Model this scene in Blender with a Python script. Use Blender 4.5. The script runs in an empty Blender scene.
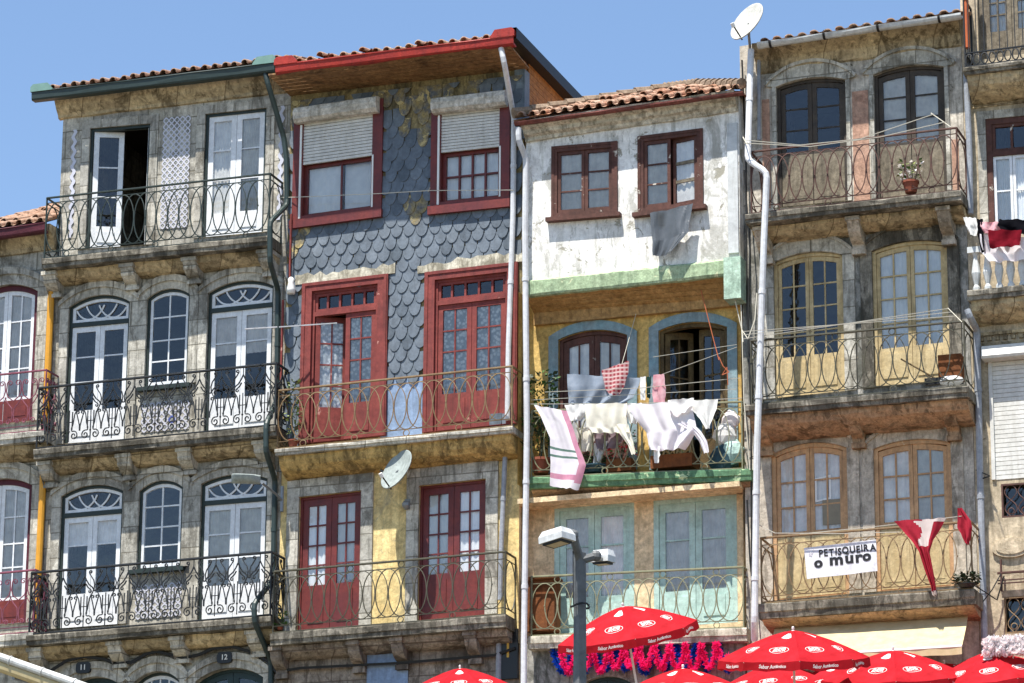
import bpy, bmesh, math, random
from mathutils import Vector, geometry, noise
random.seed(7)
sc = bpy.context.scene
COL = sc.collection
# ------------------------------------------------------------------ camera model (measured from the vanishing points)
FPX, PITCH, ROLL, YAW, DIST, CAMZ = 3600.0, 0.2885, 0.0069, 0.3480, 59.0, 1.6
TERR = 10.4
CY, SY = math.cos(YAW), math.sin(YAW)
FW = Vector((0, math.cos(PITCH), math.sin(PITCH)))
_rt = Vector((1, 0, 0)); _up = Vector((0, -math.sin(PITCH), math.cos(PITCH)))
RT = math.cos(ROLL) * _rt + math.sin(ROLL) * _up
UP = -math.sin(ROLL) * _rt + math.cos(ROLL) * _up
EYE = Vector((0, 0, CAMZ))
UV = Vector((CY, -SY, 0)); NV = Vector((-SY, -CY, 0))
ORG = Vector((0, DIST, 0))

def W(u, d, z):
    return ORG + UV * u + NV * d + Vector((0, 0, z))

def G(px, py, d=0.0):
    """facade coordinates (along, height) of a measured point on the plane d metres in front of the walls"""
    r = FW * FPX + RT * (px - 512) - UP * (py - 341.5)
    t = (ORG + NV * d - EYE).dot(NV) / r.dot(NV)
    p = EYE + r * t - ORG
    return p.dot(UV), p.z

# ------------------------------------------------------------------ mesh builder: x along the street, d out of the wall, z up
BASE = {}

class MB:
    def __init__(s, xf=None):
        s.vs = []; s.fs = []; s.mi = []; s.xf = xf; s.m = 0

    def v(s, x, d, z):
        if s.xf: x, d, z = s.xf(x, d, z)
        s.vs.append((x, -d, z)); return len(s.vs) - 1

    def f(s, *i):
        s.fs.append(tuple(i)); s.mi.append(s.m)

    def box(s, x0, x1, d0, d1, z0, z1):
        a = [s.v(x, d, z) for z in (z0, z1) for d in (d0, d1) for x in (x0, x1)]
        for q in ((0, 1, 3, 2), (4, 6, 7, 5), (0, 4, 5, 1), (2, 3, 7, 6), (0, 2, 6, 4), (1, 5, 7, 3)):
            s.f(*[a[k] for k in q])

    def prism(s, pts, d0, d1):          # polygon (x,z) pushed from d0 to d1
        n = len(pts)
        a = [s.v(x, d0, z) for x, z in pts]; b = [s.v(x, d1, z) for x, z in pts]
        s.f(*a[::-1]); s.f(*b)
        for i in range(n):
            j = (i + 1) % n; s.f(a[i], a[j], b[j], b[i])

    def extr(s, prof, x0, x1, dz=0.0, n=1, jit=0.0):    # profile (d,z) along x; dz = rise over the run
        m = len(prof); rows = []
        for k in range(n + 1):
            t = k / n
            rows.append([s.v(x0 + (x1 - x0) * t, d + (random.uniform(-jit, jit) if jit else 0), z + dz * t + (random.uniform(-jit, jit) if jit else 0)) for d, z in prof])
        for k in range(n):
            for i in range(m):
                j = (i + 1) % m
                s.f(rows[k][i], rows[k][j], rows[k + 1][j], rows[k + 1][i])
        s.f(*rows[0][::-1]); s.f(*rows[-1])

    def ring(s, o, i, d0, d1):
        n = len(o)
        A = [s.v(x, d1, z) for x, z in o]; B = [s.v(x, d1, z) for x, z in i]
        C = [s.v(x, d0, z) for x, z in o]; D = [s.v(x, d0, z) for x, z in i]
        for k in range(n):
            j = (k + 1) % n
            s.f(A[k], A[j], B[j], B[k]); s.f(B[k], B[j], D[j], D[k])
            s.f(C[j], C[k], D[k], D[j]); s.f(A[j], A[k], C[k], C[j])

    def tube(s, path, r, n=5, closed=False, r1=None):
        P = [Vector(s.xf(*p)) if s.xf else Vector(p) for p in path]
        xf, s.xf = s.xf, None
        N = len(P); rows = []
        ref = None
        for k in range(N):
            if closed: t = P[(k + 1) % N] - P[k - 1]
            else: t = P[min(k + 1, N - 1)] - P[max(k - 1, 0)]
            if t.length < 1e-9: t = Vector((0, 0, 1))
            t.normalize()
            if ref is None: ref = Vector((0, 1, 0)) if abs(t.y) < .9 else Vector((1, 0, 0))
            a = ref - t * ref.dot(t)
            if a.length < 1e-4: a = t.orthogonal()
            a.normalize(); b = t.cross(a); ref = a
            rr = r if r1 is None else r + (r1 - r) * k / max(1, N - 1)
            rows.append([s.v(*(P[k] + a * (rr * math.cos(2 * math.pi * q / n + .6)) + b * (rr * math.sin(2 * math.pi * q / n + .6)))) for q in range(n)])
        for k in range(N if closed else N - 1):
            A, B = rows[k], rows[(k + 1) % N]
            for q in range(n):
                s.f(A[q], A[(q + 1) % n], B[(q + 1) % n], B[q])
        if not closed: s.f(*rows[0][::-1]); s.f(*rows[-1])
        s.xf = xf

    def grid(s, rows):                  # rows of (x,d,z)
        I = [[s.v(*p) for p in r] for r in rows]
        for a, b in zip(I, I[1:]):
            for k in range(len(a) - 1): s.f(a[k], a[k + 1], b[k + 1], b[k])

    def ball(s, c, r, n=6, sq=(1, 1, 1)):
        rows = [[(c[0] + sq[0] * r * math.sin(math.pi * i / n) * math.cos(2 * math.pi * j / (2 * n)), c[1] + sq[1] * r * math.sin(math.pi * i / n) * math.sin(2 * math.pi * j / (2 * n)), c[2] + sq[2] * r * math.cos(math.pi * i / n)) for j in range(2 * n + 1)] for i in range(n + 1)]
        s.grid(rows)

    def lathe(s, c, prof, n=14):        # profile (r,z) round the vertical axis through c
        rows = [[(c[0] + r * math.cos(2 * math.pi * j / n), c[1] + r * math.sin(2 * math.pi * j / n), c[2] + z) for j in range(n + 1)] for r, z in prof]
        s.grid(rows)

    def _mesh(s, name, mats, base, smooth):
        me = bpy.data.meshes.new(name)
        me.from_pydata([(x - base[0], y + base[1], z - base[2]) for x, y, z in s.vs], [], s.fs)
        for m in (mats if isinstance(mats, (list, tuple)) else [mats]): me.materials.append(m)
        me.polygons.foreach_set('material_index', s.mi)
        bm = bmesh.new(); bm.from_mesh(me)
        bmesh.ops.remove_doubles(bm, verts=bm.verts, dist=1e-5)
        bmesh.ops.recalc_face_normals(bm, faces=bm.faces)
        bm.to_mesh(me); bm.free()
        if smooth:
            for p in me.polygons: p.use_smooth = True
        return me

    def part(s, name, mats, parent, smooth=False, label=None):
        o = bpy.data.objects.new(name, s._mesh(name, mats, BASE[parent], smooth))
        COL.objects.link(o); o.parent = parent; BASE[o] = BASE[parent]
        if label: o['label'] = label
        return o

    def solo(s, name, mats, label, cat, group=None, smooth=False, kind=None):
        xs = [v[0] for v in s.vs]; ys = [v[1] for v in s.vs]; zs = [v[2] for v in s.vs]
        b = ((min(xs) + max(xs)) / 2, -(min(ys) + max(ys)) / 2, min(zs))
        o = bpy.data.objects.new(name, s._mesh(name, mats, b, smooth))
        COL.objects.link(o); o.location = W(*b); o.rotation_euler = (0, 0, -YAW); BASE[o] = b
        tag(o, label, cat, group, kind); return o

def tag(o, label=None, cat=None, group=None, kind=None):
    if label: o['label'] = label
    if cat: o['category'] = cat
    if group: o['group'] = group
    if kind: o['kind'] = kind

def thing(name, label, cat, u, d, z, group=None):
    o = bpy.data.objects.new(name, None); COL.objects.link(o)
    o.location = W(u, d, z); o.rotation_euler = (0, 0, -YAW); o.empty_display_size = .3
    BASE[o] = (u, d, z); tag(o, label, cat, group); return o

def copy_tree(o, parent=None):
    c = o.copy(); COL.objects.link(c)
    if parent: c.parent = parent
    for ch in list(o.children): copy_tree(ch, c)
    return c

# ------------------------------------------------------------------ materials
def srgb(h):
    c = [int(h[i:i + 2], 16) / 255 for i in (0, 2, 4)]
    return tuple(x / 12.92 if x <= .04045 else ((x + .055) / 1.055) ** 2.4 for x in c) + (1,)

class NT:
    def __init__(s, name):
        s.m = bpy.data.materials.new(name); s.m.use_nodes = True
        s.t = s.m.node_tree; s.n = s.t.nodes; s.n.clear()
        s.out = s.n.new('ShaderNodeOutputMaterial')
        s.co = s.n.new('ShaderNodeTexCoord').outputs['Object']
    def L(s, a, b): s.t.links.new(a, b)
    def node(s, t, **k):
        n = s.n.new(t)
        for a, b in k.items(): setattr(n, a, b)
        return n
    def mapped(s, sx, sy, sz, off=(0, 0, 0)):
        m = s.node('ShaderNodeMapping'); m.inputs['Scale'].default_value = (sx, sy, sz); m.inputs['Location'].default_value = off
        s.L(s.co, m.inputs['Vector']); return m.outputs[0]
    def noise(s, scale, detail=6, rough=.6, vec=None, dist=0):
        n = s.node('ShaderNodeTexNoise'); n.inputs['Scale'].default_value = scale; n.inputs['Detail'].default_value = detail
        n.inputs['Roughness'].default_value = rough; n.inputs['Distortion'].default_value = dist
        s.L(vec or s.co, n.inputs['Vector']); return n.outputs['Fac']
    def ramp(s, fac, a, b, ca=(0, 0, 0, 1), cb=(1, 1, 1, 1)):
        r = s.node('ShaderNodeValToRGB'); e = r.color_ramp.elements
        e[0].position = a; e[1].position = b; e[0].color = ca; e[1].color = cb
        s.L(fac, r.inputs['Fac']); return r.outputs['Color']
    def mix(s, fac, a, b, mode='MIX'):
        m = s.node('ShaderNodeMix', data_type='RGBA', blend_type=mode)
        for sock, val in ((m.inputs[0], fac), (m.inputs[6], a), (m.inputs[7], b)):
            if isinstance(val, (int, float)): sock.default_value = val
            elif isinstance(val, tuple): sock.default_value = val
            else: s.L(val, sock)
        return m.outputs[2]
    def math(s, op, a, b=None):
        m = s.node('ShaderNodeMath', operation=op)
        for k, v in enumerate((a, b)):
            if v is None: continue
            if isinstance(v, (int, float)): m.inputs[k].default_value = v
            else: s.L(v, m.inputs[k])
        return m.outputs[0]
    def finish(s, color, rough=.8, height=None, bump=.3, dist=.02, spec=.3, metal=0, **kw):
        p = s.node('ShaderNodeBsdfPrincipled')
        if isinstance(color, tuple): p.inputs['Base Color'].default_value = color
        else: s.L(color, p.inputs['Base Color'])
        if isinstance(rough, (int, float)): p.inputs['Roughness'].default_value = rough
        else: s.L(rough, p.inputs['Roughness'])
        p.inputs['Specular IOR Level'].default_value = spec; p.inputs['Metallic'].default_value = metal
        for k, v in kw.items(): p.inputs[k].default_value = v
        if height is not None:
            b = s.node('ShaderNodeBump'); b.inputs['Strength'].default_value = bump; b.inputs['Distance'].default_value = dist
            s.L(height, b.inputs['Height']); s.L(b.outputs[0], p.inputs['Normal'])
        s.L(p.outputs[0], s.out.inputs['Surface']); s.p = p; return s.m

def weathered(name, base, alt, dirt, scale=1.5, cover=.5, streak=.5, rough=.85, bump=.35, chip=None, chipcov=.64, joints=None, spec=.25, fine=14, streakscale=2.2, grain=.6, blotch=.65, crust=None):
    """aged paint, plaster or stone: broad tone patches, rain streaks, grain, flaked spots, optional block joints"""
    t = NT(name)
    c = t.mix(t.ramp(t.noise(scale, 5, .62, dist=.4), cover - .14, cover + .14), srgb(base), srgb(alt))
    st = t.noise(streakscale, 7, .68, t.mapped(4.5, 4.5, .30), .35)
    c = t.mix(t.math('MULTIPLY', t.ramp(st, .50, .66), streak), c, srgb(dirt))
    g = t.noise(fine, 5, .75)
    c = t.mix(grain, c, t.ramp(g, .28, .72, (.38, .37, .35, 1), (1.30, 1.30, 1.30, 1)), 'MULTIPLY')
    bl = t.noise(scale * 3.7, 7, .72, dist=.7)
    c = t.mix(blotch, c, t.ramp(bl, .34, .64, (.42, .41, .39, 1), (1.22, 1.21, 1.19, 1)), 'MULTIPLY')
    h = t.noise(fine * 1.8, 6, .7)
    if crust:       # black weathering crust with ragged edges, running downwards
        cc, cov, amt = crust
        k2 = t.ramp(t.noise(1.15, 10, .70, t.mapped(1.5, 1.5, .75, (3.1, 1.7, .4)), .8), cov, cov + .07)
        k3 = t.ramp(t.noise(2.6, 8, .74, t.mapped(2.2, 2.2, .5, (9.1, 4.7, 2.4)), .5), cov + .02, cov + .05)
        c = t.mix(t.math('MULTIPLY', k2, amt), c, srgb(cc)); c = t.mix(t.math('MULTIPLY', k3, amt * .8), c, srgb(cc))
    if chip:
        k = t.ramp(t.noise(3.4, 9, .68, dist=.6), chipcov, chipcov + .025)
        c = t.mix(k, c, srgb(chip)); h = t.math('SUBTRACT', h, k)
    if joints:
        bw, bh, jc = joints
        sep = t.node('ShaderNodeSeparateXYZ'); t.L(t.co, sep.inputs[0])
        cmb = t.node('ShaderNodeCombineXYZ')
        t.L(t.math('ADD', sep.outputs[0], t.math('MULTIPLY', sep.outputs[1], .6)), cmb.inputs[0]); t.L(sep.outputs[2], cmb.inputs[1])
        br = t.node('ShaderNodeTexBrick'); t.L(cmb.outputs[0], br.inputs['Vector'])
        br.inputs['Scale'].default_value = 1; br.inputs['Brick Width'].default_value = bw; br.inputs['Row Height'].default_value = bh
        br.inputs['Mortar Size'].default_value = .012; br.inputs['Mortar Smooth'].default_value = .3
        br.inputs['Color1'].default_value = (1.15, 1.13, 1.08, 1); br.inputs['Color2'].default_value = (.60, .60, .60, 1); br.inputs['Mortar'].default_value = (1, 1, 1, 1)
        c = t.mix(.8, c, br.outputs['Color'], 'MULTIPLY')
        c = t.mix(t.math('MULTIPLY', br.outputs['Fac'], .7), c, srgb(jc))
        h = t.math('SUBTRACT', h, br.outputs['Fac'])
    return t.finish(c, rough, h, bump, .02, spec)

def plain(name, col, rough=.5, var=.25, scale=8, spec=.4, metal=0, bump=.08, alt=None, **kw):
    t = NT(name)
    n = t.noise(scale, 5, .65)
    d = tuple(x * (1 - var) for x in srgb(col)[:3]) + (1,)
    c = t.mix(t.ramp(n, .3, .7), d if not alt else srgb(alt), srgb(col))
    return t.finish(c, rough, t.noise(scale * 5, 4), bump, .01, spec, metal, **kw)

def mat_glass():
    t = NT('window_glass')
    tr = t.node('ShaderNodeBsdfTransparent'); tr.inputs[0].default_value = (.95, .97, .98, 1)
    gl = t.node('ShaderNodeBsdfGlossy'); gl.inputs['Roughness'].default_value = .03
    b = t.node('ShaderNodeBump'); b.inputs['Strength'].default_value = .30; b.inputs['Distance'].default_value = .04
    t.L(t.noise(2.4, 3), b.inputs['Height']); t.L(b.outputs[0], gl.inputs['Normal'])
    fr = t.node('ShaderNodeFresnel'); fr.inputs[0].default_value = 1.5
    fac = t.math('ADD', t.math('MULTIPLY', fr.outputs[0], 1.7), .015)
    mx = t.node('ShaderNodeMixShader'); t.L(fac, mx.inputs[0]); t.L(tr.outputs[0], mx.inputs[1]); t.L(gl.outputs[0], mx.inputs[2])
    t.L(mx.outputs[0], t.out.inputs['Surface']); return t.m

def mat_cloth(name, col, alt=None, stripes=None, trans=.35, lace=False):
    t = NT(name)
    c = t.mix(t.ramp(t.noise(6, 4), .35, .65), srgb(alt or col), srgb(col))
    if stripes:
        for (ax, freq, thr, col2) in stripes:
            sep = t.node('ShaderNodeSeparateXYZ'); t.L(t.co, sep.inputs[0])
            w = t.math('FRACT', t.math('MULTIPLY', sep.outputs['XYZ'.index(ax)], freq))
            c = t.mix(t.math('GREATER_THAN', w, thr), c, srgb(col2))
    if lace:
        v = t.node('ShaderNodeTexVoronoi'); v.inputs['Scale'].default_value = 16; t.L(t.co, v.inputs['Vector'])
        c = t.mix(t.ramp(v.outputs['Distance'], .30, .6), c, srgb('b4babe'))
    d = t.node('ShaderNodeBsdfDiffuse'); e = t.node('ShaderNodeBsdfTranslucent'); mx = t.node('ShaderNodeMixShader'); mx.inputs[0].default_value = trans
    t.L(c, d.inputs[0]); t.L(c, e.inputs[0]); t.L(d.outputs[0], mx.inputs[1]); t.L(e.outputs[0], mx.inputs[2])
    t.L(mx.outputs[0], t.out.inputs['Surface']); return t.m

M = {}
M['glass'] = mat_glass()
M['stone'] = weathered('grey_granite', 'd4d0c6', 'b3b0a6', '5c574e', 1.6, .5, .55, joints=(1.1, .52, '55503f'), fine=16, crust=('4e4a42', .54, .5))
M['stone_dress'] = weathered('dressed_granite', 'd6d2c8', 'b8b5ab', '605d55', 2.2, .5, .6, fine=18, blotch=.35, joints=(.75, .46, '5a5446'), crust=('544f45', .54, .6))
M['stone_ochre'] = weathered('ochre_stone', 'd4c29e', 'bba98a', '655846', 2.0, .5, .6, joints=(.95, .8, '5a4a33'), fine=14, crust=('4a3f2c', .54, .7))
M['stone_dark'] = weathered('dark_mossy_stone', '9c968a', '7d776a', '37332c', 2.4, .5, .6, fine=18, crust=('35322b', .49, .7))
M['tuff'] = weathered('brown_stone', 'd8d0c2', 'b9b0a4', '6a645b', 1.3, .5, .6, chip='5b5548', chipcov=.62, fine=14, crust=('6a6255', .55, .5))
M['tuff_hi'] = weathered('pale_brown_stone', 'd2c6b4', 'bab0a2', '69635a', 1.8, .5, .5, fine=15, crust=('5a5244', .54, .6))
M['grey_plaster'] = weathered('grey_green_plaster', 'b4b1ab', '92918a', '4c4d48', 1.1, .5, .6, chip='948770', chipcov=.63, crust=('44453c', .52, .7))
M['salmon'] = weathered('salmon_paint', 'c6a08a', 'b48c78', '8a6c5c', 2.0, .5, .3, chip='9a8c78', chipcov=.66)
M['cove_orange'] = weathered('orange_stained_stone', 'be9c7a', 'a48a70', '564839', 2.6, .5, .55, crust=('4a3a2a', .55, .75))
M['yellow'] = weathered('ochre_yellow_plaster', 'f0d99c', 'dbbf82', '94794a', 1.7, .52, .4, chip='a49777', chipcov=.66, crust=('8f8a76', .56, .6))
M['yellow_bright'] = weathered('yellow_plaster', 'ddbd76', 'cba660', '8a7246', 1.5, .5, .35, chip='8c8468', chipcov=.7, crust=('7f6c42', .56, .5))
M['ochre_cove'] = weathered('ochre_cove', 'd9b878', 'b99c62', '524428', 2.6, .5, .7, crust=('5a4a30', .53, .7))
M['white_plaster'] = weathered('flaking_white_plaster', 'faf9f5', 'dedcd6', 'a09e90', 1.5, .55, .40, grain=.4, blotch=.3, chip='9c988a', chipcov=.595, fine=10, crust=('918f85', .53, .65))
M['peach'] = weathered('peach_plaster', 'f0d9b2', 'e2c8a0', 'a48c6c', 1.5, .55, .35, chip='9c8c74', chipcov=.68, crust=('8a7560', .58, .5))
M['dirty_pink'] = weathered('dirty_pink_stone', 'aa9f94', '8f847a', '585048', 2.4, .5, .5, joints=(.8, .5, '4c4038'), crust=('463d35', .52, .7))
M['beige'] = weathered('beige_plaster', 'd0c0a6', 'b5a78e', '6f6450', 1.2, .5, .5, chip='80745f', chipcov=.66, crust=('6a5f4c', .57, .5))
M['cornice_old'] = weathered('old_lime_cornice', 'e2ddcc', 'c4beab', '756f5e', 2.2, .5, .7, crust=('6a6454', .53, .7))
M['pale_blue'] = weathered('pale_blue_panel', '8fa6c6', '7f93ae', '5c6470', 2, .5, .35, grain=.3, blotch=.4)
M['blue_paint'] = weathered('faded_blue_surround', '82a0aa', '8c9a9e', '5c666c', 2, .5, .4, grain=.3, blotch=.4)
M['mint'] = weathered('mint_paint', 'bcd6c4', 'a5c0ae', '68806f', 2, .5, .4, chip='c7c9b8', chipcov=.66)
M['green_beam'] = weathered('peeling_green_paint', 'a6bc98', 'b4c8a4', '647a62', 2.6, .5, .5, chip='c9cfa8', chipcov=.6)
M['green_slab'] = weathered('green_painted_slab', '5d8868', '719a74', '3a5040', 2.0, .5, .4, chip='b9cfa2', chipcov=.60)
M['mint_door'] = weathered('mint_door_paint', 'bad4cc', 'a8c6be', '7c948c', 2, .5, .3, rough=.6, grain=.3, blotch=.4)
M['white_paint'] = weathered('white_gloss_paint', 'e6e8ea', 'dcdfe2', 'a9aaa6', 2, .5, .15, rough=.45, bump=.06, spec=.4, grain=.3, blotch=.2)
M['red_paint'] = weathered('oxblood_paint', '742e28', '64282a', '3a1c1a', 2.4, .5, .3, rough=.5, bump=.15, chip='a06a5c', chipcov=.70, spec=.4, grain=.3, blotch=.4)
M['red_faded'] = weathered('sun_faded_red_paint', '8c443e', '763634', '4c302c', 2.4, .5, .4, rough=.65, bump=.2, chip='b68478', chipcov=.66, grain=.3, blotch=.4)
M['red_gutter'] = weathered('red_gutter_paint', 'a8352a', '98302a', '5a2620', 2, .5, .4, rough=.5, grain=.3, blotch=.4)
M['purple_red'] = weathered('wine_paint', '5e2a36', '50242e', '35202a', 2.2, .5, .3, rough=.55, grain=.3, blotch=.4)
M['brown_wood'] = weathered('brown_wood', '543830', '64423a', '30231f', 3, .5, .5, rough=.7, chip='c4bcae', chipcov=.62, grain=.3, blotch=.4)
M['olive_wood'] = weathered('olive_brown_wood', '6d5c3c', '5c4c34', '382f22', 3, .5, .5, rough=.7)
M['grey_wood'] = weathered('weathered_grey_wood', '8f8573', '746b5d', '4b443a', 3, .5, .6, rough=.85)
M['dark_wood'] = weathered('dark_wood', '3f3933', '50463c', '28241f', 3, .5, .4, rough=.6, chip='84776a', chipcov=.70, grain=.3, blotch=.4)
M['cream_wood'] = weathered('cream_paint', 'cdb98e', 'b8a276', '6e6048', 2.6, .5, .45, rough=.65, chip='8f7c60', chipcov=.66, grain=.3, blotch=.4)
M['tan_wood'] = weathered('peeling_tan_paint', 'cfa67c', 'b8926c', '6a5848', 2.6, .5, .5, rough=.7, chip='d0bc9c', chipcov=.66, grain=.3, blotch=.4)
M['soffit'] = weathered('varnished_soffit_boards', '9c7a54', '866646', '4a3826', 3, .5, .4, rough=.6, crust=('3c2a1c', .55, .6))
M['siding'] = weathered('orange_brown_siding', 'b07a42', 'a06e3a', '6a4a2a', 2, .5, .3, rough=.7)
M['brown_soffit'] = weathered('ochre_soffit_boards', 'c09a66', 'a98452', '6a5034', 2.5, .5, .4, rough=.7)
M['slate'] = weathered('slate', '6b7580', '5f6974', '474f58', 2.2, .5, .4, rough=.55, bump=.2, fine=9, spec=.35, grain=.3, blotch=.4)
M['slate_lichen'] = weathered('lichened_slate', '6a7078', 'a09064', '4a4a44', 5.5, .50, .4, rough=.9, chip='b5a578', chipcov=.55)
M['slate_pale'] = weathered('pale_slate', '767f89', '68727c', '4e555d', 3, .5, .4, rough=.5, bump=.2, fine=9, grain=.35, blotch=.4)
M['slate_dark'] = weathered('dark_slate', '5f6974', '56606a', '3f464e', 3, .5, .4, rough=.55, bump=.2, fine=9, grain=.35, blotch=.4)
M['khaki'] = weathered('khaki_plaster', 'a3946a', '857a5c', '3f3a2e', 3, .5, .5, crust=('3c3a30', .52, .7))
M['grey_zinc'] = weathered('grey_zinc', '74828c', '66727c', '48525a', 2, .5, .4, rough=.5, grain=.3, blotch=.4)
M['green_gutter'] = plain('dark_green_gutter', '2c3b39', .45, .3)
M['green_end'] = plain('sage_green_gutter_end', '6d8f86', .5, .2)
M['white_pipe'] = weathered('white_pvc', 'd6d8dc', 'c8cace', '9a9890', 1.5, .5, .35, rough=.4, bump=.05, grain=.3, blotch=.2)
M['pale_gutter'] = weathered('pale_gutter', 'cfd2d2', 'bfc2c2', '8c8a84', 1.5, .5, .4, rough=.45, bump=.05, grain=.3, blotch=.2)
M['grey_pipe'] = weathered('grey_pipe', 'a2a6ae', '949aa2', '6a6c70', 1.5, .5, .4, rough=.5, grain=.3, blotch=.4)
M['brown_gutter'] = weathered('rusty_gutter', '8a5048', '74443c', '46302c', 2, .5, .5, rough=.6)
M['ochre_pipe'] = plain('ochre_pipe', 'd89a2c', .45, .2)
M['tile'] = weathered('clay_roof_tile', 'ae7c60', 'c8ae98', '5c4a3e', 3.4, .5, .5, rough=.85, chip='b9ac98', chipcov=.63)
M['tile_pale'] = weathered('pale_clay_roof_tile', 'b79c88', 'a8826a', '6a5a4c', 3.4, .5, .4, rough=.85)
M['mortar'] = weathered('ridge_mortar', '9a8876', '85725f', '574a3e', 3, .5, .5)
M['iron_dark'] = plain('dark_green_iron', '26332f', .5, .3, spec=.4)
M['iron_black'] = plain('black_iron', '1c1f22', .5, .3)
M['iron_brown'] = plain('rusty_iron', '5a3b32', .7, .35, alt='402a24')
M['iron_cream'] = plain('cream_painted_iron', '84714f', .6, .3, alt='6a5038')
M['iron_olive'] = plain('olive_iron', '4c4a38', .6, .3, alt='3a3830')
M['iron_pale'] = plain('pale_yellow_iron', '84846a', .6, .3, alt='6a6a50')
M['iron_wine'] = plain('wine_red_iron', '8a4a5c', .6, .3, alt='5a2c3a')
M['curtain'] = mat_cloth('white_curtain', 'fafafa', 'eceef0', trans=.12)
M['curtain_lace'] = mat_cloth('lace_curtain', 'fafafa', 'e6eaea', lace=True, trans=.12)
M['curtain_grey'] = mat_cloth('grey_net_curtain', 'eee8e2', 'd4cec8', trans=.12)
M['curtain_blue'] = mat_cloth('bluish_curtain', 'ece8e0', 'd2cec8', trans=.15)
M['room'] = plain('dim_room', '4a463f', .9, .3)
M['shutter'] = weathered('white_roller_shutter', 'dad9d4', 'cfcec8', 'a8a49a', 1.5, .5, .3, rough=.5, bump=.05, grain=.3, blotch=.2)
M['shutter_box'] = weathered('dirty_shutter_box', 'e6e4de', 'ccc9c0', '8a8678', 3, .5, .6, rough=.7, crust=('8a8578', .55, .5))
M['teal_door'] = plain('dark_teal_door', '1d3436', .5, .3)
M['plaque'] = plain('black_plaque', '15171a', .4, .2)
M['white_flat'] = plain('white_enamel', 'e4e4e0', .6, .1)
M['blue_glaze'] = plain('blue_glaze', '5a68b0', .25, .3, spec=.5)
M['lilac_glaze'] = plain('lilac_white_glaze', 'c8c8d2', .3, .15, spec=.5)
M['cable'] = plain('black_cable', '141414', .6, .2)
M['rope'] = plain('pale_rope', 'c9c4b4', .8, .2)
M['rope_red'] = plain('orange_rope', 'b0603c', .8, .2)
M['dish'] = weathered('satellite_dish_paint', 'c9c8c0', 'b8b8b2', '8c8a80', 3, .5, .4, rough=.5, bump=.05, grain=.3, blotch=.4)
M['dish_grey'] = weathered('grey_dish_paint', '9fa8a6', '8f9896', '6c7472', 3, .5, .4, rough=.5, bump=.05, grain=.3, blotch=.4)
M['steel'] = plain('galvanised_steel', '8a8e92', .45, .2, metal=.4)
M['lamp_grey'] = weathered('lamp_post_paint', '6e7071', '606263', '484a4b', 2, .5, .4, rough=.5, bump=.05, grain=.3, blotch=.4)
M['lamp_white'] = weathered('lamp_head_white', 'd4d6d6', 'c2c4c4', '8c8e8e', 3, .5, .3, rough=.45, bump=.05, grain=.3, blotch=.2)
M['lamp_glass'] = plain('lamp_glass', 'c8b488', .25, .2, spec=.6)
M['black'] = plain('black_plastic', '17181a', .5, .2)
M['umb_red'] = NT('red_parasol_cloth')
def _umb():
    t = M['umb_red']; c = t.mix(t.ramp(t.noise(4, 4), .3, .7), srgb('a4141f'), srgb('c4222e'))
    d = t.node('ShaderNodeBsdfPrincipled'); t.L(c, d.inputs['Base Color']); d.inputs['Roughness'].default_value = .8; d.inputs['Specular IOR Level'].default_value = .15
    e = t.node('ShaderNodeBsdfTranslucent'); t.L(c, e.inputs[0]); mx = t.node('ShaderNodeMixShader'); mx.inputs[0].default_value = .3
    t.L(d.outputs[0], mx.inputs[1]); t.L(e.outputs[0], mx.inputs[2]); t.L(mx.outputs[0], t.out.inputs['Surface']); return t.m
M['umb_red'] = _umb()
M['umb_white'] = mat_cloth('white_print', 'f0e9e6', 'e6dcd8', trans=.15)
M['awning'] = mat_cloth('cream_awning_cloth', 'cdbf98', 'c0b088', trans=.15)
M['fluff_pink'] = mat_cloth('pink_tinsel', 'ff3a8a', 'e82478', trans=.3)
M['fluff_blue'] = mat_cloth('blue_tinsel', '2258c8', '1a46a8', trans=.3)
M['ruffle'] = mat_cloth('white_ruffle', 'f6f2f2', 'ebe4e6', trans=.3)
M['leaf'] = plain('leaf_green', '4c7034', .6, .45, 20)
M['leaf_pale'] = plain('pale_leaf', '8c9858', .6, .4, 20)
M['leaf_dark'] = plain('dark_leaf', '2c3c26', .6, .4, 20)
M['terracotta'] = plain('terracotta_pot', '8a4a34', .8, .3)
M['crate_brown'] = weathered('brown_crate', '7a4a28', '663c20', '3a2416', 3, .5, .4, grain=.3, blotch=.4)
M['c_white'] = mat_cloth('white_laundry', 'f1f1ee', 'e8e8e6', trans=.3)
M['c_cream'] = mat_cloth('cream_laundry', 'f2efe2', 'e6e2d2', trans=.3)
M['c_lilac'] = mat_cloth('pale_lilac_laundry', 'f4f0f4', 'eae4ec', trans=.3)
M['c_grey'] = mat_cloth('blue_grey_laundry', '9aa4b2', '8490a0', trans=.3)
M['c_check'] = mat_cloth('red_check_cloth', 'd8a0a0', 'c88a8a', stripes=[('X', 14, .5, 'a84c54'), ('Z', 14, .6, 'e0c4c0')], trans=.3)
M['c_pink'] = mat_cloth('pink_border_cloth', 'd9a0b4', 'cc8ca6', trans=.3)
M['c_pinkprint'] = mat_cloth('pink_print_cloth', 'ecc8cc', 'd88c98', trans=.3)
M['c_green'] = mat_cloth('dark_green_cloth', '2c4844', '20342f', trans=.2)
M['c_teal'] = mat_cloth('teal_grey_cloth', '48606a', '38505a', trans=.2)
M['c_stripe_green'] = mat_cloth('green_stripe', '6f8a80', '5f7a70', trans=.2)
M['c_red'] = mat_cloth('red_scarf_cloth', 'b03444', '9c2c3a', trans=.3)
M['c_redwhite'] = mat_cloth('red_white_cloth', 'd8ccc8', 'e0d4d0', trans=.3)
M['c_black'] = mat_cloth('black_laundry', '18181c', '101014', trans=.1)
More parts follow.
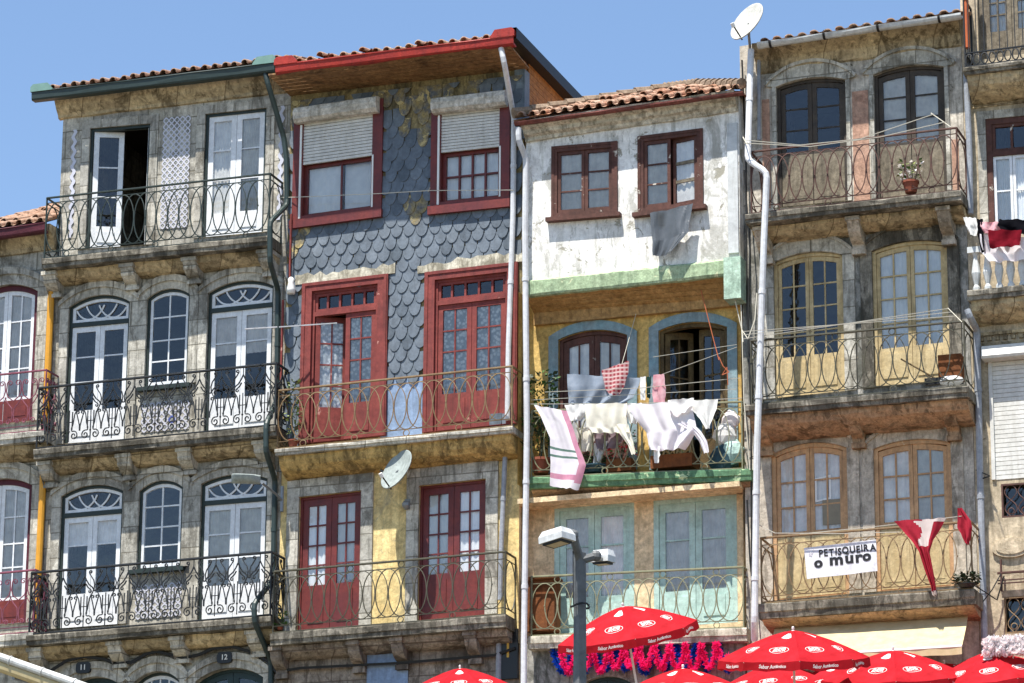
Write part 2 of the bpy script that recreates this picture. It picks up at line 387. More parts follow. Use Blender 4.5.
M['c_wine'] = mat_cloth('wine_laundry', '7a1c28', '681822', trans=.2)
M['bag'] = plain('grey_plastic_sheet', '5c6064', .30, .2, spec=.5, bump=.3)
M['ground'] = weathered('quay_paving', '8a8478', '787266', '4c483e', .6, .5, .3, joints=(.6, .4, '4a463c'))
M['quay'] = weathered('quay_granite', '8a8474', '736d5e', '3c382e', .8, .5, .6, joints=(1.2, .55, '4c4636'))
M['banner'] = weathered('white_banner', 'dfe0e4', 'd2d3da', 'a8a8b0', 3, .5, .3, rough=.6, bump=.05, grain=.3, blotch=.2)
M['ink'] = plain('black_ink', '131318', .6, .1)
M['ink_faint'] = plain('faded_ink', 'c4c2c8', .6, .1)
M['orange_pole'] = plain('orange_pole', 'c8683c', .6, .3)
M['cardboard'] = plain('grey_card', '8c8472', .9, .2)
# ------------------------------------------------------------------ openings
def arc(x0, x1, z, rise, n=10):
    """points from x1 to x0 along a segmental arch (includes both springing points)"""
    if rise < .01: return [(x1, z), (x0, z)]
    w = (x1 - x0) / 2; R = (w * w + rise * rise) / (2 * rise); a = math.asin(min(1, w / R))
    cx = (x0 + x1) / 2; cz = z + rise - R
    return [(cx + R * math.sin(a - 2 * a * k / n), cz + R * math.cos(a - 2 * a * k / n)) for k in range(n + 1)]

class Op:
    """an opening measured by its lower corners, one upper (springing) corner and the top of its arch"""
    def __init__(s, bl, br, tl, peak=None, d=0.0):
        s.d = d
        s.u0, s.z0 = G(*bl, d); s.u1, z1 = G(*br, d)
        s.w = s.u1 - s.u0; s.t = (z1 - s.z0) / s.w
        ut, zt = G(*tl, d); s.h = zt - s.z0 - s.t * (ut - s.u0)
        s.rise = 0
        if peak:
            up, zp = G(*peak, d); s.rise = max(.02, zp - s.z0 - s.t * (up - s.u0) - s.h)
    def xf(s, x, d, z): return (s.u0 + x, s.d + d, s.z0 + s.t * x + z)
    def zl(s, px, py):
        u, z = G(px, py, s.d); return z - s.z0 - s.t * (u - s.u0)
    def outline(s, e=0.0, eb=0.0):
        """outline grown by e at the sides and top, eb at the bottom"""
        return [(-e, -eb), (s.w + e, -eb)] + arc(-e, s.w + e, s.h + (e if not s.rise else e * .35), s.rise + (e * .65 if s.rise else 0), 12)
    def hole(s): return [s.xf(x, 0, z)[::2] for x, z in s.outline()]
    def top(s, x):
        if not s.rise: return s.h
        w = s.w / 2; R = (w * w + s.rise ** 2) / (2 * s.rise)
        return s.h + s.rise - R + math.sqrt(max(0, R * R - (x - w) ** 2))
    def mb(s): return MB(s.xf)

def wall(name, mat, parent, outline, holes, d=0.0, reveal=.26, mats=None):
    m = MB()
    loops = [[Vector((u, z, 0)) for u, z in outline]] + [[Vector((u, z, 0)) for u, z in h] for h in holes]
    flat = [p for l in loops for p in l]
    idx = [m.v(p.x, d, p.y) for p in flat]
    for t in geometry.tessellate_polygon(loops): m.f(*[idx[k] for k in t])
    for h in holes:
        a = [m.v(u, d, z) for u, z in h]; b = [m.v(u, d - reveal, z) for u, z in h]
        for k in range(len(h)):
            j = (k + 1) % len(h); m.f(a[k], a[j], b[j], b[k])
    return m.part(name, mats or mat, parent)

def body(parent, mat, uL, uR, zT, depth=8.0, d=-.01, floors=()):
    """side walls, back wall and floors behind the street front"""
    m = MB()
    for u in (uL + .012, uR - .012):
        m.f(m.v(u, d, TERR), m.v(u, -depth, TERR), m.v(u, -depth, zT), m.v(u, d, zT))
    m.f(m.v(uL, -depth, TERR), m.v(uR, -depth, TERR), m.v(uR, -depth, zT), m.v(uL, -depth, zT))
    m.part('side_wall', mat, parent)
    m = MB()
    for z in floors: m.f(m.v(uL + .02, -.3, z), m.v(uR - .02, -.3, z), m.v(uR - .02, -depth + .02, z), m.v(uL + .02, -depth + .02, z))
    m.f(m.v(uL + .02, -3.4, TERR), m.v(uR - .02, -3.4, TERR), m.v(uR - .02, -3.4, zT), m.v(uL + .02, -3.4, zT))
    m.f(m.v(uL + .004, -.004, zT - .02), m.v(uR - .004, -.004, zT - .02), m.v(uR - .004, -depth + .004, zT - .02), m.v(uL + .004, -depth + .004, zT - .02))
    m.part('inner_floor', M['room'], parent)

def surround(op, parent, mat, e, proud=.05, eb=0.0, name='surround', inner=0.0):
    m = op.mb(); m.ring(op.outline(e, eb), op.outline(-inner, 0), -.02, proud)
    m.part(name, mat, parent)

def strip(a, b, zb, top, n=6, arched=True):
    if not arched: return [(a, zb), (b, zb), (b, top(b)), (a, top(a))]
    return [(a, zb), (b, zb)] + [(b + (a - b) * k / n, top(b + (a - b) * k / n)) for k in range(n + 1)]

def swing(op, hx, hd, ang):
    c, s_ = math.cos(ang), math.sin(ang)
    def f(x, d, z):
        dx, dd = x - hx, d - hd
        return op.xf(hx + dx * c + dd * s_, hd - dx * s_ * 1.0 + dd * c, z)
    return f

def curtain(m, a, b, z0, z1, d, folds=7, amp=.025, topf=None, gather=0.0):
    n = folds * 4
    rows = []
    ph = random.uniform(0, 6)
    for r in range(5):
        t = r / 4; row = []
        for k in range(n + 1):
            q = k / n; x = a + (b - a) * (q * (1 - gather * t * (1 - t) * 2) + gather * t * (1 - t) * (1 if a < b else 0))
            zt = (topf(min(max(x, min(a, b)), max(a, b))) if topf else z1)
            row.append((x, d + amp * math.sin(q * folds * 6.283 + ph + t * .8) + amp * .5 * math.sin(q * folds * 2.3 + t * 2), zt + (z0 - zt) * t))
        rows.append(row)
    m.grid(rows)

def door(op, parent, fm, name='door', fw=.06, leaves=2, nx=1, bars=(.5,), zpan=None, stile=.09, rail=.10, d=-.14, trans=None, tm=None, fan=None,
         cur=None, open_leaf=None, ang=0.0, leaf_mat=None, bot=None, frame_mat=None, panel_mat=None, cur_cov=1.0, thick=.05, sill=False, arched=None, bar_r=.013, trans_fan_bars=5, curf=6, leaf_name=None, panel_full=False):
    """frame, leaves, glazing, curtains. zpan = height of the solid lower panel; trans = height of the transom bar"""
    lm = leaf_mat or fm
    arched = op.rise > 0
    m = op.mb(); o = op.outline(-.002, -.002)
    inn = [(fw, fw if sill else .012), (op.w - fw, fw if sill else .012)] + arc(fw, op.w - fw, op.h - (fw if not op.rise else fw * .4), max(0, op.rise - fw * .6) if op.rise else 0, 12)
    m.ring(o, inn, d - .05, d + .05)
    if trans: m.box(fw, op.w - fw, d - .05, d + .055, trans - .04, trans + .04)
    root = m.part(name, frame_mat or fm, parent)
    itop = (lambda x: op.top(x) - fw * 1.0) if arched else (lambda x: op.h - fw)
    ltop = (lambda x: trans - .042) if trans else itop
    larch = arched and not trans
    z0 = fw if sill else .015
    wl = (op.w - 2 * fw) / leaves
    glass = []
    for i in range(leaves):
        a = fw + wl * i + .004; b = a + wl - .008
        m = op.mb(); ang_i = 0
        if open_leaf and i in open_leaf:
            ang_i = open_leaf[i]
            if i == 0: m.xf = swing(op, a, d, ang_i)
            else: m.xf = swing(op, b, d, -ang_i)
        xf = m.xf
        ga, gb = a + stile, b - stile
        zb = (zpan if zpan is not None else z0 + rail)
        gt = (lambda x: ltop(x) - rail)
        th = thick / 2
        m.ring(strip(a, b, z0, ltop, 6, larch), strip(ga, gb, zb, gt, 6, larch), d - th, d + th)
        if zpan is not None and zpan > .35:      # moulded lower panel
            if panel_mat:
                m2 = MB(xf); m2.box(ga, gb, d + th - .002, d + th + .008, z0 + .1, zb - .1); 
            (m2 if panel_mat else m).box(ga + .02, gb - .02, d + th - .004, d + th + .014, z0 + .13, zb - .1)
        for k in range(1, nx):
            x = ga + (gb - ga) * k / nx; m.box(x - bar_r, x + bar_r, d - .012, d + .016, zb - .002, gt(x) + .004)
        for q in bars:
            z = zb + (gt((ga + gb) / 2) - zb) * q; m.box(ga - .002, gb + .002, d - .011, d + .0155, z - bar_r, z + bar_r)
        m.part(leaf_name or ('door_leaf' if 'door' in name else 'sash'), lm, root)
        if panel_mat and panel_full:
            m2.box(a + .004, b - .004, d + th - .004, d + th + .006, z0 + .02, zb - .05)
        if panel_mat and zpan and zpan > .35: m2.part('lower_panel', panel_mat, root)
        g = MB(xf); P = strip(ga, gb, zb, gt, 6, larch); ids = [g.v(x, d + .006, z) for x, z in P]; g.f(*ids)
        g.part('pane', M['glass'], root)
        cm = cur[i % len(cur)] if isinstance(cur, (list, tuple)) else cur
        if cm:
            c = MB(xf)
            curtain(c, ga - .03, gb + .03, zb - .02 + (gt(ga) - zb) * (1 - cur_cov), 0, d - .026, curf, .010, lambda x: gt(min(max(x, ga), gb)) + .02)
            c.part('curtain', M[cm], root, smooth=True)
    if trans:
        m = op.mb(); zt0 = trans + .04
        a, b = fw, op.w - fw
        if fan == 'gothic':
            st = .055
            m.ring(strip(a, b, zt0, itop, 12), strip(a + st, b - st, zt0 + st, lambda x: itop(x) - st, 12), d - .025, d + .03)
            ww = b - a - 2 * st; x0 = a + st
            for c0, dr in ((.25, 1), (.5, 1), (.5, -1), (.75, -1)):
                # interlacing pointed bars springing from the transom
                pts = []
                for k in range(9):
                    t = k / 8; x = x0 + ww * (c0 + dr * (.34 * math.sin(t * 1.45)) * 1.0); z = zt0 + st + (op.rise + op.h - trans) * .80 * (1 - math.cos(t * 1.45)) * 1.15
                    if x0 - .01 <= x <= x0 + ww + .01 and z < itop(x) - st + .02: pts.append((x, d + .002, z))
                if len(pts) > 2: m.tube(pts, .020, 4)
            for c0, dr in ((.25, -1), (.75, 1)):
                pts = []
                for k in range(9):
                    t = k / 8; x = x0 + ww * (c0 + dr * (.30 * math.sin(t * 1.45))); z = zt0 + st + (op.rise + op.h - trans) * .80 * (1 - math.cos(t * 1.45)) * 1.1
                    if x0 - .01 <= x <= x0 + ww + .01 and z < itop(x) - st + .02: pts.append((x, d + .002, z))
                if len(pts) > 2: m.tube(pts, .020, 4)
        else:
            st = .05
            m.ring(strip(a, b, zt0, itop, 6, arched), strip(a + st, b - st, zt0 + st, lambda x: itop(x) - st, 6, arched), d - .03, d + .03)
            for k in range(1, trans_fan_bars):
                x = a + (b - a) * k / trans_fan_bars; m.box(x - .018, x + .018, d - .02, d + .028, zt0 + .03, itop(x) - .03)
        m.part('fanlight', tm or lm, root)
        g = op.mb(); P = strip(a + .02, b - .02, zt0 + .01, lambda x: itop(x) - .02, 12, arched); g.f(*[g.v(x, d - .01, z) for x, z in P])
        g.part('pane', M['glass'], root)
    return root

# ------------------------------------------------------------------ running mouldings, slabs, railings
class Run:
    """a line measured on the plane d: used for slabs, gutters and cornices"""
    def __init__(s, a, b, d):
        s.d = d; s.u0, s.z0 = G(*a, d); s.u1, s.z1 = G(*b, d); s.L = s.u1 - s.u0; s.t = (s.z1 - s.z0) / s.L
    def xf(s, x, d, z): return (s.u0 + x, d, s.z0 + s.t * x + z)
    def z(s, u): return s.z0 + s.t * (u - s.u0)
    def mb(s): return MB(s.xf)

def slab(run, parent, mat, t=.16, wall_d=0.0, under=None, under_mat=None, over=.0, name='balcony'):
    m = run.mb(); D = run.d
    m.extr([(wall_d - .02, 0), (D, 0), (D + .006, -.02), (D, -t * .55), (D - .02, -t * .62), (D - .03, -t), (wall_d - .02, -t)], 0, run.L, 0, 14, .006)
    b = m.part(name, mat, parent)
    if under:           # cove below the slab: depth fraction, height
        m = run.mb(); k, h = under
        prof = [(wall_d - .02, -t - .002)] + [(wall_d + (D - wall_d) * k * math.cos(q * math.pi / 12) ** 1.0, -t - .002 - h * math.sin(q * math.pi / 12)) for q in range(7)] + [(wall_d - .02, -t - h - .01)]
        m.extr(prof, .04, run.L - .04, 0, 16, .012)
        m.part('cove', under_mat or mat, b)
    return b

def corbel(run, parent, mat, u, w=.22, h=.42, D=.42, t=.16):
    m = run.mb(); x = u - run.u0
    prof = [(-.02, -t - .004), (D, -t - .004), (D, -t - .09)] + [(D * .86 * math.cos(q * .26) + .03, -t - .09 - (h * .55) * math.sin(q * .26)) for q in range(1, 6)] + [(.13, -t - h * .72), (.12, -t - h), (-.02, -t - h)]
    m.extr(prof, x - w / 2, x + w / 2)
    for e_ in (-1, 1): m.tube([(x - w * .52, D * .80 - .02, -t - .16), (x + w * .52, D * .80 - .02, -t - .16)], .065, 8)
    m.box(x - w * .6, x + w * .6, -.02, D + .03, -t - .075, -t - .006); m.box(x - w * .58, x + w * .58, -.02, .15, -t - h, -t - h * .84)
    m.part('corbel', mat, parent)

def rail(run, bal, mat, h, pattern, inset=.05, wall_d=0.0, left=True, right=True, mat_top=None, u_in=(0.03, 0.03), r=.0108, name='railing'):
    D = run.d - inset; m = MB()
    segs = [((u_in[0], D), (run.L - u_in[1], D))]
    if left: segs.insert(0, ((u_in[0], wall_d), (u_in[0], D)))
    if right: segs.append(((run.L - u_in[1], D), (run.L - u_in[1], wall_d)))
    for (xa, da), (xb, db) in segs:
        L = math.hypot(xb - xa, db - da)
        def sx(s_, off, z, xa=xa, da=da, xb=xb, db=db, L=L):
            q = s_ / L; tx, td = (xb - xa) / L, (db - da) / L
            return run.xf(xa + (xb - xa) * q + td * off * -1, da + (db - da) * q + tx * off, z)
        m.xf = sx
        PATTERNS[pattern](m, L, h, r)
        for s_ in (0, L): m.tube([(s_, 0, -.01), (s_, 0, h)], r * 1.5, 5)
    m.xf = None
    return m.part(name, mat, bal)

def ell(m, cx, cz, a, b, r, n=20, off=0):
    m.tube([(cx + a * math.cos(6.2832 * k / n), off, cz + b * math.sin(6.2832 * k / n)) for k in range(n)], r, 4, True)

def pat_ellipse(m, L, h, r, sp=.235, gap=.10, lift=.14, topring=False):
    m.tube([(0, 0, h), (L, 0, h)], r * 1.9, 6)
    m.tube([(0, 0, .02), (L, 0, .02)], r * 1.3, 5)
    m.tube([(0, 0, h - gap), (L, 0, h - gap)], r, 4)
    m.tube([(0, 0, lift), (L, 0, lift)], r, 4)
    n = max(1, round(L / sp)); s_ = L / n
    zc = (lift + h - gap) / 2; b = (h - gap - lift) / 2
    if L < .9:
        k = max(1, n // 2)
        for i in range(k): ell(m, L * (i + .5) / k, zc, L / k / 2, b, r, 16)
        return
    for i in range(1, n):
        ell(m, i * s_, zc, s_ * .98, b, r, 22, .004 * (i % 2))
    for i in range(1, n):
        m.ball((i * s_, 0, zc), .017, 3)
        if i % 4 == 2: ell(m, i * s_, lift * .55, lift * .40, lift * .40, r * .9, 10)
        if topring and i % 4 == 2: ell(m, i * s_, h - gap / 2, gap * .45, gap * .45, r * .9, 10)

def pat_ring(m, L, h, r): pat_ellipse(m, L, h, r, .235, .12, .13, True)
def pat_wide(m, L, h, r): pat_ellipse(m, L, h, r, .215, .10, .13, False)

def spiral(cx, cz, r0, a0, turns, dr=1, n=16, rin=.25):
    return [(cx + (r0 * (1 - (1 - rin) * k / n)) * math.cos(a0 + dr * turns * 6.283 * k / n), 0, cz + (r0 * (1 - (1 - rin) * k / n)) * math.sin(a0 + dr * turns * 6.283 * k / n)) for k in range(n + 1)]

def pat_scroll(m, L, h, r):
    m.tube([(0, 0, h), (L, 0, h)], r * 2.0, 6)
    m.tube([(0, 0, .03), (L, 0, .03)], r * 1.3, 5)
    n = max(1, round(L / .41)); s_ = L / n
    for i in range(n):
        c = (i + .5) * s_; k = s_ / .46
        for sg in (-1, 1):
            X = lambda x: c + sg * x * k
            def P(pts): m.tube([(X(x), 0, z * h / 1.12) for x, _, z in pts], r * 1.05, 4)
            # big volute at the foot, stem rising to a neck, then out to a small scroll under the handrail
            vol = spiral(.108, .19, .085, 1.9, 1.35, -1, 18, .2)[::-1]
            P(vol + [(.060, 0, .275), (.052, 0, .32), (.085, 0, .40), (.10, 0, .50), (.115, 0, .58), (.165, 0, .66), (.205, 0, .74), (.215, 0, .82), (.19, 0, .90), (.135, 0, .97), (.10, 0, 1.02)] + spiral(.125, 1.045, .033, 3.6, 1.0, -1, 8, .4))
            P([(.225, 0, .27), (.222, 0, .36), (.195, 0, .46), (.165, 0, .56)] + spiral(.185, .60, .035, 3.7, .9, -1, 8, .4))
            P([(.03, 0, .84), (.07, 0, .78), (.12, 0, .74)] + spiral(.115, .705, .036, 1.4, .9, -1, 8, .4))
            P([(0, 0, .98), (.04, 0, .90), (.10, 0, .82), (.16, 0, .78), (.225, 0, .70)])
            P([(.065, 0, .30), (.065, 0, .62)])
        m.tube([(c, 0, .08), (c, 0, .66)], r * .9, 4)
        m.tube([(c - .1 * k, 0, .44), (c + .1 * k, 0, .44)], r * .8, 4)
        m.ball((c, 0, .27), .022, 3)
        m.tube([(c, 0, .98), (c, 0, h)], r * .8, 4)

def pat_mesh(m, L, h, r):
    m.tube([(0, 0, h), (L, 0, h)], r * 2, 5); m.tube([(0, 0, .02), (L, 0, .02)], r * 2, 5); m.tube([(0, 0, .26), (L, 0, .26)], r * 1.6, 5)
    n = max(2, round(L / .13))
    for i in range(n):
        x = L * (i + .5) / n
        ell(m, x, .14, .055, .1, r * 1.3, 10); m.tube([(x, 0, .26), (x, 0, h)], r, 4)

def pat_heart(m, L, h, r):
    m.tube([(0, 0, h), (L, 0, h)], r * 1.9, 6); m.tube([(0, 0, .02), (L, 0, .02)], r * 1.3, 5); m.tube([(0, 0, .12), (L, 0, .12)], r, 4)
    n = max(1, round(L / .3)); s_ = L / n
    for i in range(n):
        c = (i + .5) * s_
        for sg in (-1, 1):
            P = lambda pts: m.tube([(c + sg * x * s_ / .3, 0, z * h / 1.1) for x, _, z in pts], r, 4)
            P(spiral(.07, .22, .05, 0, 1.2, 1, 12)[::-1] + [(.14, 0, .34), (.13, 0, .46), (.05, 0, .56), (.0, 0, .64)])
            P(spiral(.075, .92, .055, 3.1, 1.2, -1, 12)[::-1] + [(.01, 0, .78), (.04, 0, .68), (.14, 0, .60)])
        m.ball((c, 0, .6 * h), .02, 3)

PATTERNS = {'ellipse': pat_ellipse, 'ring': pat_ring, 'wide': pat_wide, 'scroll': pat_scroll, 'mesh': pat_mesh, 'heart': pat_heart}

def gutter(run, parent, mat, rad=.075, endmat=None, ends=(True, True), square=True, name='gutter'):
    m = run.mb(); d = run.d
    if square:
        m.extr([(d - .14, 0), (d - .01, 0), (d + .01, .03), (d + .02, .14), (d + .035, .15), (d + .03, .165), (d - .0, .16), (d - .012, .04), (d - .13, .02)], 0, run.L, 0, 6, .006)
    else:
        prof = [(d - .07 + rad * math.cos(math.pi + math.pi * k / 8), rad + rad * math.sin(math.pi + math.pi * k / 8)) for k in range(9)]
        prof += [(d - .07 + (rad - .012) * math.cos(-math.pi * k / 8), rad + (rad - .012) * math.sin(-math.pi * k / 8)) for k in range(9)]
        m.extr(prof, 0, run.L, 0, 8, .006)
    g = m.part(name, mat, parent)
    if square and endmat:
        for k, on in enumerate(ends):
            if not on: continue
            x0 = -.02 if k == 0 else run.L - .42
            e = run.mb()
            pts = [(x0, .155), (x0, .25), (x0 + .05, .30), (x0 + .34, .30), (x0 + .44, .18), (x0 + .44, .155)] if k == 0 else [(x0, .155), (x0, .18), (x0 + .08, .30), (x0 + .39, .31), (x0 + .44, .26), (x0 + .44, .155)]
            e.prism(pts, d - .16, d + .037)
            e.part('gutter_end', endmat, g)
    return g

def tiles(run, parent, mat, zoff, d0, length, pitch, sp=.21, amp=.055, name='roof', x0=0, x1=None, cut=None, row=.36, broken=0):
    """barrel tiles: alternating covers and channels in overlapping courses"""
    m = run.mb(); x1 = run.L if x1 is None else x1
    n = max(1, round((x1 - x0) / sp)); s_ = (x1 - x0) / n
    R = int(length / row); c, s2 = math.cos(pitch), math.sin(pitch)
    for i in range(n):
        for k in range(R):
            a = k * row
            xc = x0 + (i + .5) * s_
            if cut and not cut(xc, a): continue
            j = random.uniform(-.012, .012); jl = random.uniform(-.03, .03); jz = random.uniform(-.012, .014)
            if broken and random.random() < broken: jz += .05; jl -= .08
            for (o, up) in ((0, 1), (.5, -1)):
                rows = []
                for e, lift, wd in ((a - .05 + jl, .022, 1.0), (a + row + .02, 0, .86)):
                    r_ = []
                    for q in range(7):
                        th = math.pi * q / 6
                        x = xc + (o * s_) + j - s_ * .30 * wd * math.cos(th) * (1 if up > 0 else 1.0)
                        zz = (amp * math.sin(th) if up > 0 else -amp * .8 * math.sin(th) + .01) + lift + jz
                        r_.append((x, d0 - e * c - 0 * s2, zoff + e * s2 + zz))
                    rows.append(r_)
                rows.append([(x, d_, z_) for x, d_, z_ in rows[1]])
                m.grid(rows[:2])
                if up > 0:      # thickness of the cover tile's lip
                    lip = [(x, d_ + .001, z_ - .016) for x, d_, z_ in rows[0]]
                    m.grid([lip, rows[0]]); back = [(x, d_, z_ - .016) for x, d_, z_ in rows[1]]; m.grid([lip, back])
    # boarding under the tiles
    m.grid([[(x0, d0, zoff - .05), (x1, d0, zoff - .05)], [(x0, d0 - length * c, zoff - .05 + length * s2), (x1, d0 - length * c, zoff - .05 + length * s2)]]) if not cut else None
    return m.part(name, mat, parent)

def pipe(parent, mat, pts, r=.05, bands=True, name='drainpipe'):
    """pts = (px, py, d)"""
    P = [(lambda g: (g[0], d, g[1]))(G(px, py, d)) for px, py, d in pts]
    Q = []
    for k, p in enumerate(P):           # small rounded elbows
        if 0 < k < len(P) - 1:
            a, b, c = Vector(P[k - 1]), Vector(p), Vector(P[k + 1])
            e = min(.09, (a - b).length * .4, (c - b).length * .4)
            A = b + (a - b).normalized() * e; C = b + (c - b).normalized() * e
            Q += [tuple(A), tuple((A + b * 2 + C) / 4), tuple(C)]
        else: Q.append(p)
    m = MB(); m.tube(Q, r, 10)
    o = m.part(name, mat, parent, smooth=False)
    if bands:
        for a, b in zip(P, P[1:]):
            a, b = Vector(a), Vector(b); L = (b - a).length; n = int(L / 1.35)
            t = (b - a).normalized() if L else Vector((0, 0, 1))
            for k in range(n):
                c = a + t * (L * (k + .5) / n); m = MB(); m.tube([tuple(c - t * .035), tuple(c + t * .035)], r * 1.16, 10); m.part('collar', mat, o)
    return o

def wires(name, label, cat, lines, mat, r=.006, group=None, sag=.0):
    root = None; b0 = G(*lines[0][0])
    if len(lines) > 1: root = thing(name, label, cat, b0[0], lines[0][0][2], b0[1], group)
    for pts in lines:
        m = MB()
        P = [(lambda g: (g[0], d, g[1]))(G(px, py, d)) for px, py, d in pts]
        Q = []
        for a, b in zip(P, P[1:]):
            for k in range(8):
                t = k / 8; Q.append((a[0] + (b[0] - a[0]) * t, a[1] + (b[1] - a[1]) * t, a[2] + (b[2] - a[2]) * t - sag * 4 * t * (1 - t) * (1 if len(P) == 2 else .4)))
        Q.append(P[-1]); m.tube(Q, r, 4)
        if root: m.part('strand', mat, root)
    if root: return root
    return m.solo(name, mat, label, cat, group)

def cloth(rows, d, nx=20, ny=16, fold=.035, ff=3.0, seed=0, dtop=None, belly=.0, matf=None):
    """rows = [((left px,py),(right px,py)), ...] from top to bottom, hanging near plane d; folds grow downward"""
    m = MB(); random.seed(seed + 100); ph = random.uniform(0, 6)
    pts = [(G(*a, d), G(*b, d)) for a, b in rows]
    out = []
    for j in range(ny + 1):
        t = j / ny * (len(pts) - 1); k = min(int(t), len(pts) - 2); f = t - k
        f = f * f * (3 - 2 * f) * .4 + f * .6
        A = [pts[k][0][i] + (pts[k + 1][0][i] - pts[k][0][i]) * f for i in (0, 1)]
        B = [pts[k][1][i] + (pts[k + 1][1][i] - pts[k][1][i]) * f for i in (0, 1)]
        v = j / ny; row = []
        for i in range(nx + 1):
            q = i / nx
            w = fold * (.25 + .9 * v) * math.sin(q * ff * 6.283 + ph + 1.2 * math.sin(v * 2 + ph))
            w += fold * .9 * noise.noise(Vector((q * 5 + seed * 7, v * 1.7, ph))) + fold * .22 * (1 - 2 * abs(noise.noise(Vector((q * 9 + v * 1.5 + seed, v * 1.6 - q, ph)))))
            zz = A[1] + (B[1] - A[1]) * q + (.02 * noise.noise(Vector((q * 6, seed, v * 2))) if j in (0, ny) else 0)
            row.append((A[0] + (B[0] - A[0]) * q + .012 * noise.noise(Vector((q * 3, v * 5, seed))), d + w + belly * math.sin(math.pi * v), zz))
        out.append(row)
    m.grid(out); random.seed(7 + seed)
    if matf: m.mi = [matf((i + .5) / nx, (j + .5) / ny) for j in range(ny) for i in range(nx)]
    return m

def plant(m, c, r, n, h=None, s=.05, droop=.2, mats=(0,)):
    """leaves scattered through a volume round c"""
    for k in range(n):
        a = random.uniform(0, 6.283); e = random.uniform(-.3, 1); rr = r * random.random() ** .5
        p = Vector((c[0] + rr * math.cos(a), c[1] + rr * math.sin(a) * .7, c[2] + e * (h or r)))
        t = Vector((math.cos(a), math.sin(a), random.uniform(-.6, .9))).normalized(); u = t.cross(Vector((random.uniform(-1, 1), random.uniform(-1, 1), 1))).normalized()
        l = s * random.uniform(.6, 1.5); w = l * .36; m.m = random.choice(mats)
        q = [p - t * l * .2, p + u * w + t * l * .4, p + t * l, p - u * w + t * l * .4]
        m.f(*[m.v(*x) for x in q])
    m.m = 0

def text_mesh(body, size, off=.03, **kw):
    c_ = bpy.data.curves.new('t', 'FONT'); c_.body = body; c_.size = size; c_.align_x = 'CENTER'; c_.align_y = 'CENTER'; c_.offset = size * off; c_.resolution_u = 2
    for k, v in kw.items(): setattr(c_, k, v)
    o_ = bpy.data.objects.new('t', c_); COL.objects.link(o_); dg = bpy.context.evaluated_depsgraph_get()
    me = bpy.data.meshes.new_from_object(o_.evaluated_get(dg)); bpy.data.objects.remove(o_); return me
def gu(px, py, d=0): return G(px, py, d)[0]
def gz(px, py, d=0): return G(px, py, d)[1]

UB1L, UB2L, UB3L, UB4L, UB5L = gu(61, 170), gu(290.5, 130), gu(523, 200), gu(741, 160), gu(962.5, 90)
DP = -.14

def quad_wall(uL, uR, zL, zR): return [(uL, TERR), (uR, TERR), (uR, zR), (uL, zL)]

# ================================================================== house with blue and white tiles (grey granite)
H1 = thing('house', 'grey granite house with white French windows and strips of blue and white tile', 'house', (UB1L + UB2L) / 2, 0, TERR)
r_cor = Run((62.5, 118.8), (291, 92), 0)
a1 = Op((85.6, 249.3), (146.5, 245), (88.3, 129.4)); a1.h = a1.zl(118, 126.5)
a2 = Op((201.8, 237.9), (263.8, 232.2), (203.7, 114.6))
b1 = Op((63.9, 444.8), (125.7, 440.0), (69.2, 307.8), (100, 295.5))
bw = Op((144.7, 388.5), (187.9, 384.2), (148.2, 299.5), (168.6, 289.3))
b2 = Op((204.4, 433.6), (271.0, 427.2), (206.5, 293.8), (239.6, 281.5))
c1 = Op((56.2, 629.7), (119.2, 625), (60.5, 496.9), (91.8, 485.6))
cw = Op((137, 571), (181.5, 567.4), (140.6, 491.8), (161.9, 480.9))
c2 = Op((197.5, 621.5), (265, 616.9), (200.4, 484.5), (233, 474.9))
def arch_door(x0, x1, yspring, peak):   # ground floor arches mostly below the frame
    o = Op((x0, yspring + 6), (x1, yspring + 4), (x0, yspring), peak); o.z0 = TERR + .05; o.t = 0
    up, zp = G(*peak); o.h = gz(x0, yspring) - o.z0; o.rise = zp - o.z0 - o.h; return o
g1 = arch_door(66, 122, 690, (93.5, 677)); gw = arch_door(134, 180, 684, (157, 671.5)); g2 = arch_door(196, 264, 682, (232, 668))
O1 = [a1, a2, b1, bw, b2, c1, cw, c2, g1, gw, g2]
wall('wall', M['stone'], H1, quad_wall(UB1L, UB2L - .005, r_cor.z(UB1L) + .5, r_cor.z(UB2L) + .5), [o.hole() for o in O1])
body(H1, M['stone'], UB1L, UB2L - .005, r_cor.z(UB1L) + .4, floors=[gz(160, 250), gz(160, 440), gz(160, 626)])
m = r_cor.mb()
m.extr([(-.02, -.02), (.05, 0), (.07, .05), (.16, .14), (.24, .27), (.30, .34), (.31, .46), (-.02, .46)], -.06, r_cor.L + .02, 0, 16, .008)
m.part('cornice', M['stone_ochre'], H1)
r_g = Run((31.7, 100.5), (274.5, 71.2), .48)
gutter(r_g, H1, M['green_gutter'], endmat=M['green_end'])
rt = Run((36, 98), (292, 66), .44)
tiles(rt, H1, M['tile_pale'], .17, .40, 6.5, math.radians(17), sp=.20, amp=.06, x0=.25, x1=rt.L - .02)
